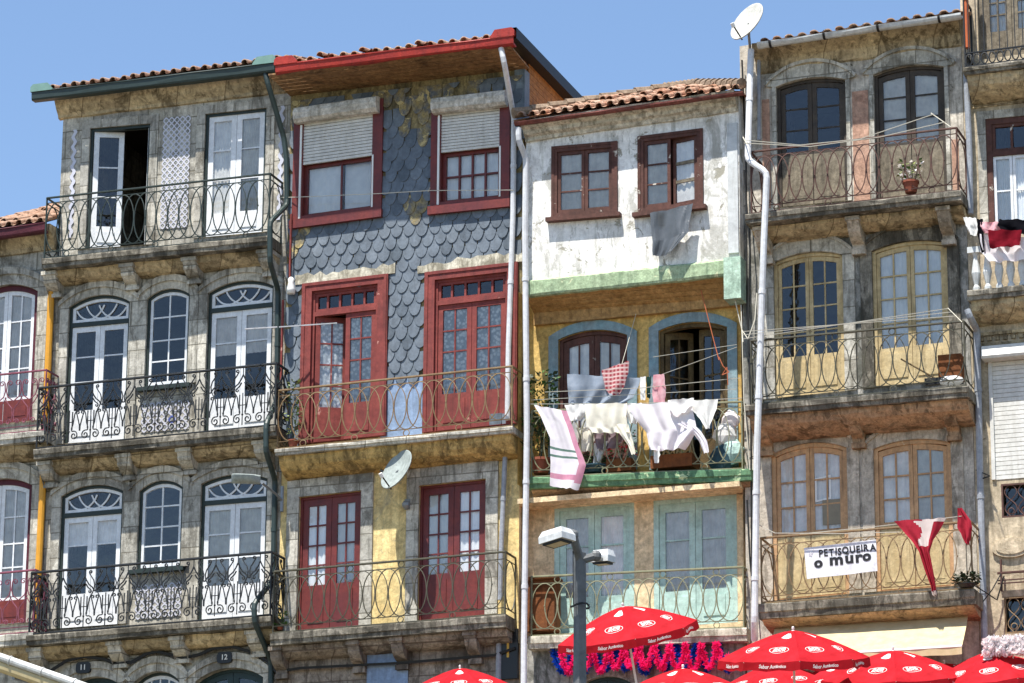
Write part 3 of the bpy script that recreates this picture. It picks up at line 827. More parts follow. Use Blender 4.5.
# tile panels
def tile_panel(name, px0, py0, px1, py1, px_top, parent, cell=.115, d=.012):
    o = Op((px0, py0), (px1, py1), px_top); m = o.mb(); m.box(0, o.w, -.01, d, 0, o.h); m.part(name, M['stone_dress'], parent)
    m = o.mb(); nx = max(1, round(o.w / cell)); cw_ = o.w / nx; nz = round(o.h / cell); ch = o.h / nz
    for i in range(nx):
        for j in range(nz):
            cx, cz = (i + .5) * cw_, (j + .5) * ch
            m.m = 1 if random.random() < .02 else 0
            R = [(cx + cw_ * .56 * (abs(math.cos(q)) ** 1.5) * (1 if math.cos(q) > 0 else -1), cz + ch * .56 * (abs(math.sin(q)) ** 1.5) * (1 if math.sin(q) > 0 else -1)) for q in [6.28318 * (k + .0) / 12 for k in range(12)]]
            Q = [(cx + (x - cx) * .60, cz + (z - cz) * .60) for x, z in R]
            off_ = .0012 * ((i + j) % 2)
            m.ring(R, Q, d - .002, d + .006 + off_)
            m.m = 2; m.prism([(cx + .13 * cw_ * math.cos(6.283 * k / 6), cz + .13 * ch * math.sin(6.283 * k / 6)) for k in range(6)], d - .002, d + .004)
    m.m = 0
    m.part('tile_pattern', [M['lilac_glaze'], M['blue_glaze'], M['dish_grey']], parent.children[-1] if False else parent)
tile_panel('tile_panel', 160, 229.5, 187.5, 227.2, (162, 118.5), H1)
tile_panel('tile_panel', 141, 433, 189, 429, (142, 404), H1, .125)
tile_panel('tile_panel', 135, 620, 181, 616, (136, 586), H1, .125)
def wavy(px0, py0, px1, py1, r=.035):
    m = MB(); (u0, z0), (u1, z1) = G(px0, py0), G(px1, py1); n = 44
    rows = []
    for k in range(n + 1):
        t = k / n; s_ = .028 * math.sin(k * 1.55); c = u0 + (u1 - u0) * t + s_; z = z0 + (z1 - z0) * t
        rows.append([(c - r, .016, z), (c + r, .016, z)])
    m.grid(rows); m.part('tile_strip', M['lilac_glaze'], H1)
wavy(75, 130, 70.5, 238); wavy(282.5, 106, 279.5, 220)
for o in (a1, a2): surround(o, H1, M['stone_dress'], .16, .03)
for o in (b1, b2, bw, c1, c2, cw, g1, g2, gw):
    m = o.mb(); e = .17
    m.ring(o.outline(e, -.01), o.outline(0, -.01), -.02, .045)
    m.ring([(x, z) for x, z in o.outline(e + .05, 0)][2:] + [(-e, o.h + .05), (-e, o.h)][:0], [(x, z) for x, z in o.outline(e - .03, 0)][2:], .0, .075) if False else None
    # hood moulding over the arch
    A = arc(-e - .02, o.w + e + .02, o.h + .10, o.rise + .16, 12); B = arc(-e - .02, o.w + e + .02, o.h + .02, o.rise + .12, 12)
    m.ring(A + B[::-1][:0] + [(x, z) for x, z in B[::-1]], A + [(x, z) for x, z in B[::-1]], 0, .01) if False else m.prism(A + B[::-1], .0, .085)
    m.part('surround', M['stone_dress'], H1)
WH = M['white_paint']; GR = M['iron_dark']
door(a1, H1, WH, fw=.05, bars=(.33, .66), zpan=.45, stile=.095, rail=.10, open_leaf={0: .30, 1: 1.45}, frame_mat=GR, d=-.07)
door(a2, H1, WH, fw=.05, bars=(.36, .68), zpan=.45, stile=.10, rail=.10, frame_mat=GR, d=-.07, cur='curtain_blue')
for o, y, cu, cv in ((b1, (69, 325.4), None, 1), (b2, (207.2, 311), 'curtain_grey', .45), (c1, (61.2, 515.8), 'curtain_grey', .3), (c2, (201, 503.3), 'curtain_blue', 1)):
    door(o, H1, WH, cur=cu, cur_cov=cv, fw=.05, bars=(.36, .68), zpan=.62, stile=.085, rail=.10, trans=o.zl(*y), fan='gothic', frame_mat=GR, d=-.07, tm=WH)
for o in (bw, cw):
    w = door(o, H1, WH, name='sash_window', fw=.045, leaves=1, nx=2, bars=(.24, .48, .75), zpan=None, stile=.05, rail=.06, frame_mat=GR, d=-.06, sill=True)
    m = o.mb(); m.box(-.10, o.w + .08, -.1, .12, -.07, -.0); m.part('sill', M['iron_dark'], w)
for o in (g1, g2): door(o, H1, M['teal_door'], fw=.05, bars=(), zpan=2.0, stile=.1, rail=.1, d=-.16)
door(gw, H1, WH, name='fan_window', fw=.05, leaves=1, nx=4, bars=(.9,), stile=.05, rail=.06, frame_mat=GR, d=-.14)
# balconies
s1 = Run((41.5, 258.8), (269, 235.3), .58); s2 = Run((33.5, 449.3), (275.5, 425.4), .58); s3 = Run((26, 635.5), (270.5, 615.6), .58)
for r_, h, pat, cx in ((s1, 1.16, 'wide', (58, 135, 197, 272)), (s2, 1.13, 'scroll', (54, 132, 192, 268)), (s3, 1.12, 'scroll', (45, 124, 186, 262))):
    b = slab(r_, H1, M['stone_dark'], .17, under=(.62, .20), under_mat=M['stone_ochre'])
    for px in cx: corbel(r_, b, M['stone_dress'], gu(px, 300 if r_ is s1 else (480 if r_ is s2 else 640)), .24, .42, .40, .18)
    rail(r_, b, M['iron_dark'] if pat == 'wide' else M['iron_black'], h, pat, r=.0115 if pat == 'wide' else .0125)
for k, (px, py, txt) in enumerate(((85.6, 668.6, '11'), (226.7, 658.5, '12'))):
    u, z = G(px, py); m = MB(); pts = [(u + .14 * math.copysign(abs(math.cos(q)) ** .5, math.cos(q)), z + .10 * math.copysign(abs(math.sin(q)) ** .5, math.sin(q))) for q in [6.283 * i / 20 for i in range(20)]]
    m.prism(pts, .05, .105); pl = m.part('house_number', M['plaque'], H1)
    me = text_mesh(txt, .13, .02); m = MB()
    ids = [m.v(u + v.co.x, .109, z + v.co.y) for v in me.vertices]
    for p in me.polygons: m.f(*[ids[i] for i in p.vertices])
    m.part('number', M['white_flat'], pl)
pipe(H1, M['green_gutter'], [(265.5, 74, .42), (268, 84, .42), (284, 138, .10), (286.5, 160, .08), (287, 205, .08), (270, 222, .68), (270, 262, .68), (278, 290, .08), (277, 400, .08), (266, 424, .66), (266, 452, .66), (275, 480, .08), (273, 580, .08), (254, 604, .66), (254.5, 622, .66), (271, 660, .10), (271, 720, .10)], .048)

# ================================================================== slate house
H2 = thing('house', 'house with dark fish scale slates above and red shuttered windows, red gutter', 'house', (UB2L + UB3L) / 2, 0, TERR)
W2 = [Op((294.5, 227.5), (381, 216), (296.5, 112)), Op((433, 213.5), (509, 205.8), (434, 102))]
D2 = [Op((300, 445), (387, 436), (299.5, 285.5)), Op((424, 433.5), (518, 424), (424.5, 273.8))]
E2 = [Op((296.3, 631.9), (359.3, 625.9), (298.1, 497.4)), Op((417.4, 621), (485.2, 614.8), (419.3, 485.8))]
F2 = [arch_door(300, 356, 712, (328, 700)), arch_door(420, 478, 704, (450, 694))]
zt = Run((297.8, 95.5), (511, 71), 0)
zslate = gz(300, 455)
wall('wall', [M['yellow']], H2, quad_wall(UB2L, UB3L, zt.z(UB2L) + .05, zt.z(UB3L) + .05), [o.hole() for o in W2 + D2 + E2 + F2])
body(H2, M['siding'], UB2L, UB3L, zt.z(UB3L) + .55, floors=[gz(400, 235), gz(400, 436), gz(400, 622)], depth=3.2)
# slates
m = MB(); px_ = .232; row = .205
zb = gz(400, 436); nrow = int((zt.z(UB3L) - zb) / row) + 1
def inside(u, z, ops, e): 
    for o in ops:
        x = u - o.u0; zz = z - o.z0 - o.t * x
        if -e < x < o.w + e and -e * 0 < zz < o.h + e: return True
    return False
panel_u = (gu(384, 410), gu(420, 410)); panel_z = gz(400, 381)
for j in range(nrow + 1):
    z = zb + j * row
    n = int((UB3L - UB2L) / px_) + 2
    for i in range(n):
        u = UB2L + (i + (.5 if j % 2 else 0)) * px_ + random.uniform(-.006, .006)
        zc = z + zt.t * (u - zt.u0)
        if u < UB2L + .06 or u > UB3L - .06 or zc > zt.z(u) - .05: continue
        if inside(u, zc + .05, W2, -.02) or inside(u, zc + .05, D2, -.02): continue
        if panel_u[0] - .02 < u < panel_u[1] + .02 and zc < panel_z: continue
        hi = noise.noise(Vector((u * 1.1, zc * .9, 3))) + .9 * max(0, 1 - abs(u - gu(415, 110)) / 1.0) * max(0, min(1, (zc - gz(415, 175)) / .9))
        top = zc > zt.z(u) - .55
        if (hi > .72 or (top and random.random() < .4)) : 
            if random.random() < (.55 if hi > .72 else .35): continue
        m.m = 1 if hi > .45 or top and random.random() < .3 else random.choice((0, 0, 0, 2, 3))
        w = px_ * random.uniform(.46, .50); L = .36; tl = random.uniform(-.03, .03) if random.random() < .25 else random.uniform(-.012, .012); zc += random.uniform(-.018, .012); dd = .035 + random.uniform(0, .006)
        sh = [(-w, .20), (-w, L), (w, L), (w, .20)] + [(w * math.cos(q), .20 - .20 * math.sin(q)) for q in [math.pi * k / 8 for k in range(1, 8)]]
        lim = zt.z(u) - zc - .01
        sh = [(x, min(zz, lim)) for x, zz in sh]
        def pt(x, zz, off, u=u, zc=zc, tl=tl, dd=dd): return (min(max(u + x + tl * (zz - .2) * 4, UB2L + .005), UB3L - .005), dd + off - .026 * zz / L, zc + zz - .10)
        A = [m.v(*pt(x, zz, .014)) for x, zz in sh]; B = [m.v(*pt(x, zz, 0)) for x, zz in sh]
        m.f(*A)
        for q in range(len(sh)):
            q2 = (q + 1) % len(sh); m.f(A[q], A[q2], B[q2], B[q])
m.m = 0
m.part('slate_cladding', [M['slate'], M['slate_lichen'], M['slate_pale'], M['slate_dark']], H2)
m = MB(); m.box(panel_u[0] - .05, panel_u[1] + .05, .0, .02, zb - .02, panel_z + .06); m.part('painted_panel', M['pale_blue'], H2)
# plaster skirts over the red door heads
for o in D2:
    m = o.mb(); n = 16; rows = []
    m.prism([(-.14, o.h + .0), (o.w + .12, o.h + .0)] + [(o.w + .12 - (o.w + .26) * k / n, o.h + .15 + random.uniform(-.04, .07)) for k in range(n + 1)], .0, .062); m.part('mortar_skirt', M['cornice_old'], H2)
# eave
sof = Run((275.9, 74.2), (514, 44.8), 1.0)
zi = zt
m = MB()
for k, (uA, uB) in enumerate(((UB2L - .02, UB3L + .1),)):
    nb = 7
    for q in range(nb):
        d0, d1 = .0 + q / nb, (q + 1) / nb - .012
        f = lambda u, d: zi.z(u) + (sof.z(u) - zi.z(u)) * d
        A = [m.v(u, d, f(u, d)) for d in (d0, d1) for u in (uA, uB)] + [m.v(u, d, f(u, d) + .03) for d in (d0, d1) for u in (uA, uB)]
        for c in ((0, 1, 3, 2), (4, 6, 7, 5), (0, 4, 5, 1), (2, 3, 7, 6), (0, 2, 6, 4), (1, 5, 7, 3)): m.f(*[A[i] for i in c])
m.part('soffit', M['soffit'], H2)
sof.d = 1.02
gutter(sof, H2, M['red_gutter'], endmat=M['red_gutter'])
rt2 = Run((278, 72), (514, 43), .96)
tiles(rt2, H2, M['tile'], .16, .92, 5.0, math.radians(15), sp=.21, amp=.06, x0=.3, x1=rt2.L + .0, broken=.12, cut=lambda x, a: x < rt2.L - a * .95)
# right gable: dark verge, zinc corner, boards
ur = UB3L + .06
m = MB(); zr = sof.z(UB3L) + .12
m.f(m.v(ur + .16, 1.0, zr), m.v(ur + .16, -4.5, zr - .05), m.v(ur + .16, -4.5, zr + .16), m.v(ur + .16, 1.0, zr + .2))
m.f(m.v(ur - .12, 1.0, zr), m.v(ur - .12, -4.5, zr - .05), m.v(ur + .16, -4.5, zr - .05), m.v(ur + .16, 1.0, zr))
m.f(m.v(ur - .12, 1.0, zr + .2), m.v(ur - .12, -4.5, zr + .16), m.v(ur + .16, -4.5, zr + .16), m.v(ur + .16, 1.0, zr + .2))
m.part('verge_board', M['iron_black'], H2)
m = MB(); m.box(UB3L - .16, UB3L + .012, .0, .03, gz(515, 140), zt.z(UB3L) + .0); m.box(UB3L + .001, UB3L + .03, -.22, .03, gz(515, 140), zt.z(UB3L)); m.part('corner_flashing', M['grey_zinc'], H2)
m = MB(); z = gz(530, 118) - .3
while z < zr:
    m.box(UB3L + .004, UB3L + .022, -4.2, -.2, z, min(z + .098, zr)); z += .104
m.part('board_siding', M['siding'], H2)
# windows with roller shutters
RP, RF = M['red_paint'], M['red_faded']
for k, o in enumerate(W2):
    m = o.mb(); fw = .16
    m.ring([(-.03, -.03), (o.w + .03, -.03), (o.w + .03, o.h), (-.03, o.h)], [(fw, .17), (o.w - fw, .17), (o.w - fw, o.h - .06), (fw, o.h - .06)], -.06, .075)
    m.box(-.06, o.w + .05, .0, .12, -.05, .10)
    wn = m.part('window', RP, H2)
    zs = o.h - .06 - (.98 if k == 0 else .92)
    m = o.mb(); n = 14
    for q in range(n):
        z = zs + (o.h - .2 - zs) * q / n; hh = (o.h - .2 - zs) / n
        m.prism([(fw - .05, z), (o.w - fw + (.02 if k == 0 else .09), z), (o.w - fw + (.02 if k == 0 else .09), z + hh * .80), (fw - .05, z + hh * .80)], .02, .058)
    m.part('roller_shutter', M['shutter'], wn)
    m = o.mb(); m.box(fw - .05, o.w - fw + .02, .015, .03, zs, o.h - .2); m.part('shutter_curtain', M['shutter_box'], wn)
    m = o.mb(); bx = o.h - .06
    m.extr([(.02, bx - .22), (.20, bx - .22), (.26, bx - .17), (.28, bx - .06), (.25, bx + .03), (.18, bx + .07), (.02, bx + .08)], .03, o.w + (.0 if k else -.03), 0, 6, .006)
    m.part('shutter_box', M['shutter_box'], wn)
    m = o.mb(); m.box(fw - .055, fw - .02, .076, .10, .12, o.h - .3); m.part('guide_rail', M['white_flat'], wn); m = o.mb(); m.box(o.w - fw + .0, o.w - fw + .03, .04, .085, .16, zs); m.part('guide_rail', M['white_flat'], wn)
    m = o.mb(); d = -.08; x0, x1, z0, z1 = fw, o.w - fw, .17, zs + .05
    m.ring([(x0, z0), (x1, z0), (x1, z1), (x0, z1)], [(x0 + .06, z0 + .06), (x1 - .06, z0 + .06), (x1 - .06, z1 - .10), (x0 + .06, z1 - .10)], d - .03, d + .04)
    if k == 0: m.box((x0 + x1) / 2 + .02, (x0 + x1) / 2 + .05, d - .01, d + .03, z0 + .06, z1 - .1)
    else:
        for q in (1, 2, 3): x = x0 + .06 + (x1 - x0 - .12) * q / 4; m.box(x - .016, x + .016, d - .02, d + .03, z0 + .05, z1 - .09)
        zz = (z0 + z1) / 2 + .0; m.box(x0 + .05, x1 - .05, d - .02, d + .028, zz - .014, zz + .014)
    m.part('sash', RP, wn)
    g = o.mb(); g.f(*[g.v(x, d, z) for x, z in ((x0 + .05, z0 + .05), (x1 - .05, z0 + .05), (x1 - .05, z1 - .09), (x0 + .05, z1 - .09))]); g.part('pane', M['glass'], wn)
    c = o.mb()
    if k == 0: curtain(c, x0 + .04, (x0 + x1) / 2 + .05, z0, z1, d - .04, 5, .012); curtain(c, (x0 + x1) / 2 + .06, x1 - .02, z0, z1, d - .10, 2, .008)
    else: curtain(c, x0, x1, z0, z1, d - .045, 8, .014)
    c.part('curtain', M['curtain'], wn, smooth=True)
m = MB(); m.f(m.v(UB2L + .01, .012, zb), m.v(UB3L - .01, .012, zb), m.v(UB3L - .01, .012, zt.z(UB3L)), m.v(UB2L + .01, .012, zt.z(UB2L)))
m2 = MB(); lp = [[Vector((u, z, 0)) for u, z in ((UB2L + .01, zb), (UB3L - .01, zb), (UB3L - .01, zt.z(UB3L)), (UB2L + .01, zt.z(UB2L)))]] + [[Vector((u, z, 0)) for u, z in o.hole()] for o in W2] + [[Vector((u, max(z, zb + .01), 0)) for u, z in o.hole()] for o in D2]
ids = [m2.v(p.x, .012, p.y) for l in lp for p in l]
for t_ in geometry.tessellate_polygon(lp): m2.f(*[ids[i] for i in t_])
m2.part('slate_backing', M['khaki'], H2)
for k, o in enumerate(D2):
    e = .0; fw = .19
    m = o.mb(); m.ring([(0, -.005), (o.w, -.005), (o.w, o.h), (0, o.h)], [(fw, 0), (o.w - fw, 0), (o.w - fw, o.h - .16), (fw, o.h - .16)], -.05, .085)
    m.ring([(.02, -.004), (o.w - .02, -.004), (o.w - .02, o.h - .02), (.02, o.h - .02)], [(.07, 0), (o.w - .07, 0), (o.w - .07, o.h - .06), (.07, o.h - .06)], .08, .10)
    m.part('architrave', RF, H2)
    q = Op((0, 0), (10, 0), (0, -10)); q.u0, q.z0, q.t, q.w, q.h, q.rise, q.d = o.u0 + fw - .005, o.z0 + o.t * fw, o.t, o.w - 2 * fw + .01, o.h - .155, 0, 0
    dr = door(q, H2, RP if k == 0 else RF, fw=.05, nx=2, bars=(.25, .5, .75), zpan=.66, stile=.085, rail=.09, trans=q.h - .42, cur='curtain_lace', leaf_mat=RF, frame_mat=RF, tm=RF, open_leaf={0: .5} if k == 0 else None, d=-.02, curf=5)
for k, o in enumerate(E2):
    door(o, H2, RP, fw=.045, nx=2, bars=(.25, .5, .75), zpan=.80, stile=.10, rail=.12, cur='curtain', leaf_mat=RP, d=-.10, cur_cov=1.0, curf=4)
    m = o.mb(); e = .22
    m.ring([(-e, 0), (o.w + e, 0), (o.w + e, o.h + .30), (-e, o.h + .30)], [(0, 0), (o.w, 0), (o.w, o.h), (0, o.h)], -.02, .035); m.part('surround', M['stone_dress'], H2)
for o in F2: door(o, H2, M['teal_door'], fw=.05, bars=(), zpan=2, d=-.16)
t2 = Run((274.5, 449.4), (512.5, 425.9), .52); t3 = Run((270, 633.5), (505.5, 614.5), .55)
b = slab(t2, H2, M['stone_dress'], .10, under=(.80, .34), under_mat=M['ochre_cove'])
rail(t2, b, M['iron_cream'], 1.06, 'ellipse', mat_top=None)
b = slab(t3, H2, M['stone_dark'], .20, under=(.72, .20), under_mat=M['dirty_pink'])
rail(t3, b, M['iron_olive'], 1.08, 'ring')
for px in (285, 362, 405, 478): corbel(t3, b, M['dirty_pink'], gu(px, 650), .20, .50, .42, .2)
m = MB(); zz = gz(400, 637); m.box(UB2L + .01, UB3L - .01, 0, .03, TERR, zz - .15); m.part('plinth_facing', M['dirty_pink'], H2)
m = MB(); m.box(gu(368, 665), gu(409, 665), .03, .05, TERR, gz(388, 645)); m.part('painted_panel', M['pale_blue'], H2)
pipe(H2, M['white_pipe'], [(501, 48, .95), (504, 62, .95), (514, 118, .12), (513, 215, .10), (508.5, 350, .12), (507.5, 420, .12)], .048)
pipe(H2, M['grey_pipe'], [(505.5, 446, .10), (501, 552, .10), (500, 600, .10)], .042)
pipe(H2, M['grey_pipe'], [(499, 640, .10), (498, 720, .10)], .05)
m = MB(); u, z = G(408.5, 505); m.box(u - .045, u + .045, .03, .06, z - .09, z + .09); m.ball((u, .11, z - .02), .075, 5); m.part('wall_lamp', M['steel'], H2)
m = MB(); u, z = G(510, 655); m.box(u - .17, u + .17, .035, .10, z - .42, z + .42); bx = m.part('meter_box', M['plaque'], H2)
m = MB(); m.box(u - .02, u + .02, .10, .106, z - .06, z + .18); m.part('warning_sticker', plain('sticker_yellow', 'c9a040', .6, .1), bx)

# ================================================================== white and yellow house
H3 = thing('house', 'narrow house with flaking white top storey, peeling green beam and recessed yellow balcony', 'house', (UB3L + UB4L) / 2, 0, TERR)
DU, DL = .22, -.30
uL, uR = UB3L + .012, UB4L - .03
X2 = [Op((553.2, 218), (616.2, 213), (555.6, 148.3), d=DU), Op((639.8, 213), (702, 205.5), (639.8, 138.2), d=DU)]
gl = Run((513.5, 124.7), (742.6, 93.7), .60)
bt = Run((530.3, 280.7), (735.8, 258.8), DU)
zc = Run((526, 137), (740, 106), DU)
uLw, uRw = G(526, 200, DU)[0], G(739.5, 190, DU)[0]
wall('wall', M['white_plaster'], H3, [(uLw, bt.z(uLw) - .05), (uRw, bt.z(uRw) - .05), (uRw, zc.z(uRw) + .2), (uLw, zc.z(uLw) + .2)], [o.hole() for o in X2], d=DU, reveal=.2)
m = MB()
for u in (uLw, uRw): m.f(m.v(u, DU, bt.z(u) - .3), m.v(u, -.4, bt.z(u) - .3), m.v(u, -.4, zc.z(u) + .2), m.v(u, DU, zc.z(u) + .2))
m.part('return_wall', M['white_plaster'], H3)
m = zc.mb(); m.extr([(DU - .01, -.10), (DU + .035, -.10), (DU + .05, -.08), (DU + .07, -.03), (DU + .14, .0), (DU + .16, .06), (DU + .26, .10), (DU + .28, .2), (DU - .01, .2)], 0, uRw - zc.u0, 0, 14, .01); m.part('cornice', M['cornice_old'], H3)
gutter(gl, H3, M['brown_gutter'], square=False, rad=.055)
# hipped roof
hr = Run((516, 122), (742, 93), .5)
LH = hr.L; RA = 2.0
hip = lambda x, a: (a < RA) and (x > a * 1.12 - .15) and (x < LH - a * .70 + .1)
tiles(hr, H3, M['tile'], .10, .5, 2.1, math.radians(24.5), sp=.20, amp=.06, cut=hip, broken=.2, row=.34)
pitch = math.radians(24.5); c31, s31 = math.cos(pitch), math.sin(pitch)
def hpt(x, a, up=0): return hr.xf(x, .5 - a * c31, .10 + a * s31 + up)
m = MB()
for (x0, a0, x1, a1_) in ((-.05, 0.0, 2.2, RA), (LH, 0, LH - 1.4, RA), (2.1, RA, LH - 1.3, RA)):
    n = 9
    for k in range(n):
        t0, t1 = k / n, (k + 1.12) / n
        p, q = Vector(hpt(x0 + (x1 - x0) * t0, a0 + (a1_ - a0) * t0, .05 + .02)), Vector(hpt(x0 + (x1 - x0) * t1, a0 + (a1_ - a0) * t1, .05))
        m.tube([tuple(p), tuple(q)], .10, 8, r1=.085)
m.part('ridge_tiles', [M['mortar']], H3)
m = MB(); B0, B1 = hpt(-.05, 0, -.06), hpt(LH, 0, -.06); T0, T1 = hpt(2.2, RA, -.05), hpt(LH - 1.4, RA, -.05)
bk = -5.0
i = [m.v(*p) for p in (B0, B1, T1, T0, (B0[0], bk, B0[2]), (B1[0], bk, B1[2]), (T0[0], -3.6, T0[2]), (T1[0], -3.6, T1[2]))]
m.f(i[0], i[1], i[2], i[3]); m.f(i[0], i[3], i[6], i[4]); m.f(i[1], i[5], i[7], i[2]); m.f(i[3], i[2], i[7], i[6]); m.f(i[4], i[6], i[7], i[5])
m.part('roof_deck', M['tile'], H3)
# side flashing board at the right edge of the white wall
m = MB(); m.box(uRw - .20, uRw - .02, DU, DU + .03, bt.z(uRw) + .1, zc.z(uRw) - .3); m.part('edge_board', M['pale_gutter'], H3)
m = bt.mb(); m.extr([(DU - .3, -.30), (DU + .05, -.30), (DU + .075, -.26), (DU + .08, -.04), (DU + .03, .0), (DU - .3, .0)], -.02, bt.L - .05, 0, 14, .008); m.part('beam', M['green_beam'], H3)
u0, z0 = G(724, 262, DU + .1); u1, z1 = G(741, 262, DU + .1); m = MB(); m.box(u0, u1, DU - .25, DU + .13, gz(730, 301, DU), gz(735, 259, DU)); m.part('beam_end', M['mint'], H3)
# soffit of the overhang
m = MB(); zi0 = gz(541, 318, DL); zi1 = gz(736, 306, DL)
for q in range(5):
    t0, t1 = q / 5, (q + 1) / 5 - .02
    P = []
    for t in (t0, t1):
        d = DU - .02 + (DL - DU) * t
        for u, zo, zi_ in ((uLw, bt.z(uLw) - .29, zi0), (uRw, bt.z(uRw) - .29, zi1)): P.append((u, d, zo + (zi_ - zo) * t * .9))
    A = [m.v(*p) for p in P]; m.f(A[0], A[1], A[3], A[2])
    B = [m.v(p[0], p[1], p[2] + .03) for p in P]; m.f(B[0], B[1], B[3], B[2]); m.f(A[0], A[1], B[1], B[0]); m.f(A[2], A[3], B[3], B[2])
m.box(uLw, uRw, DL - .01, DL + .10, zi1 - .02, zi1 + .3)
m.part('soffit', M['brown_soffit'], H3)
Y3 = [Op((558, 474), (628, 470), (559, 340), (602, 329.5), d=DL), Op((659.5, 470), (729, 467), (659.5, 331), (698.6, 321.8), d=DL)]
Z3 = [Op((554, 634), (634.5, 629), (553.9, 506.5), d=DL), Op((654, 628), (738, 622), (653.4, 500), d=DL)]
zmid = gz(640, 482, DL)
wall('wall', M['yellow_bright'], H3, [(uL - .3, zmid), (uR + .1, zmid), (uR + .1, zi1 + .4), (uL - .3, zi0 + .4)], [o.hole() for o in Y3], d=DL)
zbm = gz(640, 640, DL)
wall('wall', M['peach'], H3, [(uL - .3, zbm), (uR + .1, zbm), (uR + .1, zmid), (uL - .3, zmid)], [o.hole() for o in Z3], d=DL)
gg = [arch_door(570, 640, 695, (603, 676)), arch_door(668, 728, 700, (698, 684))]
wall('wall', M['grey_plaster'], H3, [(uL, TERR), (uR, TERR), (uR, zbm), (uL, zbm)], [o.hole() for o in gg], d=-.02)
for o in gg: door(o, H3, M['teal_door'], fw=.05, bars=(), zpan=1.8, d=-.16)
body(H3, M['peach'], uL, uR, zc.z(uRw), floors=[gz(640, 250), zmid - .05, zbm + .05], depth=7)
m = MB()
for u, mt in ((uL - .01, 0),): m.f(m.v(u, DL - .01, zmid), m.v(u, DU - .02, zmid), m.v(u, DU - .02, zi0 + .35), m.v(u, DL - .01, zi0 + .35))
m.part('side_cheek', M['yellow_bright'], H3)
m = MB(); u = uL - .01; m.f(m.v(u, DL - .01, zbm), m.v(u, .1, zbm), m.v(u, .1, zmid), m.v(u, DL - .01, zmid)); m.part('side_cheek', M['peach'], H3)
m = MB(); m.box(uL, uR, DL - .01, .22, gz(640, 502, DL), gz(640, 476, .3) - .2); m.part('lintel_beam', M['peach'], H3)
BW = M['brown_wood']
for k, o in enumerate(X2):
    w = door(o, H3, BW, name='window', fw=.075, nx=1, bars=(.33, .66), stile=.055, rail=.06, sill=True, cur='curtain_blue', d=-.03, open_leaf={1: .2} if k else None, curf=4)
    m = o.mb(); m.ring(o.outline(.03, .02), o.outline(-.02, -.02), -.1, .03); m.box(-.10, o.w + .10, .0, .13, -.09, -.02); m.part('sill', BW, w)
    if k: 
        m = MB(swing(o, o.w - .08, -.03, -.2)); x0, x1 = o.w / 2 + .07, o.w - .15; zb_ = .18; zt_ = o.h - .18
        for z in (zb_ + .33 * (zt_ - zb_), zb_ + .66 * (zt_ - zb_)): m.box(x0 - .03, x1 + .03, -.03, -.012, z - .028, z + .028)
        m.box(x0 - .05, x0 - .015, -.03, -.012, .15, .75); m.part('loose_glazing_strip', M['grey_wood'], w)
for k, o in enumerate(Y3):
    surround(o, H3, M['blue_paint'], .17, .03)
    door(o, H3, M['brown_wood'] if k == 0 else M['olive_wood'], fw=.07, nx=2, bars=(.3, .62), zpan=.55, stile=.09, rail=.12, cur='curtain_blue' if k == 0 else None, open_leaf=None if k == 0 else {0: .75, 1: .35}, d=-.10, curf=4)
for k, o in enumerate(Z3):
    door(o, H3, M['mint_door'], fw=.09, nx=1, bars=(.64,), zpan=.60, stile=.105, rail=.14, cur='curtain_grey', d=-.05, curf=7)
v2 = Run((527, 477.4), (751, 468.5), .24); v3 = Run((527.5, 636.5), (746.5, 627.5), .24)
b = slab(v2, H3, M['green_slab'], .19, wall_d=DL, under=(.8, .10), under_mat=M['cove_orange']); RAIL3 = rail(v2, b, M['iron_pale'], 1.16, 'wide', wall_d=DL, u_in=(.06, .16))
b = slab(v3, H3, M['cornice_old'], .21, wall_d=DL); rail(v3, b, M['iron_pale'], 1.02, 'ring', wall_d=DL, u_in=(.05, .06), inset=.05, right=True)
pipe(H3, M['white_pipe'], [(518.5, 128, .52), (518.5, 140, .52), (526, 158, .34), (525, 230, .34), (527, 430, .34), (524, 640, .34), (523.5, 720, .34)], .052)
# ================================================================== brown stone house with the banner
H4 = thing('house', 'tall brown stone house with arched windows on three balconies and a pale roof gutter', 'house', (UB4L + UB5L) / 2, 0, TERR)
A4 = [Op((778, 208), (848.3, 201), (774.5, 88), (813, 78)), Op((876.4, 199), (947.8, 191.5), (874, 75.6), (911.6, 65.5))]
B4 = [Op((775.6, 398.5), (845.5, 391), (771.2, 263.8), (809.2, 252.5)), Op((874.9, 388), (951, 380), (870.8, 252), (912, 241))]
C4 = [Op((773.7, 601), (850, 594), (771.9, 455.8), (808.2, 443.3)), Op((876.8, 592), (955, 586), (875.9, 449.5), (914.8, 439.6))]
D4 = [arch_door(790, 862, 690, (826, 676)), arch_door(884, 950, 690, (917, 676))]
gt = Run((757, 47.4), (961, 17.4), .55)
cr = Run((757, 74), (962, 45), 0)
wl4 = UB4L + .0
UPZ = gz(860, 212); MIZ = gz(860, 405)
t4 = cr.t
ztop = lambda u: cr.z(u) + .55
def band(u0, u1, za, zb, holes, mat): return wall('wall', mat, H4, [(u0, za(u0)), (u1, za(u1)), (u1, zb(u1)), (u0, zb(u0))], [o.hole() for o in holes])
w1 = Run((757, 212), (962, 190), 0); w2 = Run((756, 410), (975, 392), 0); w3 = Run((757, 610), (978, 595), 0)
u5 = UB5L
band(wl4, u5, w1.z, ztop, A4, M['tuff']); band(wl4, u5, w2.z, w1.z, B4, M['grey_plaster']); band(wl4, u5, w3.z, w2.z, C4, M['tuff']); band(wl4, u5, lambda u: TERR, w3.z, D4, M['tuff'])
body(H4, M['tuff'], wl4, u5, ztop(wl4) - .1, floors=[UPZ, MIZ, gz(860, 603)])
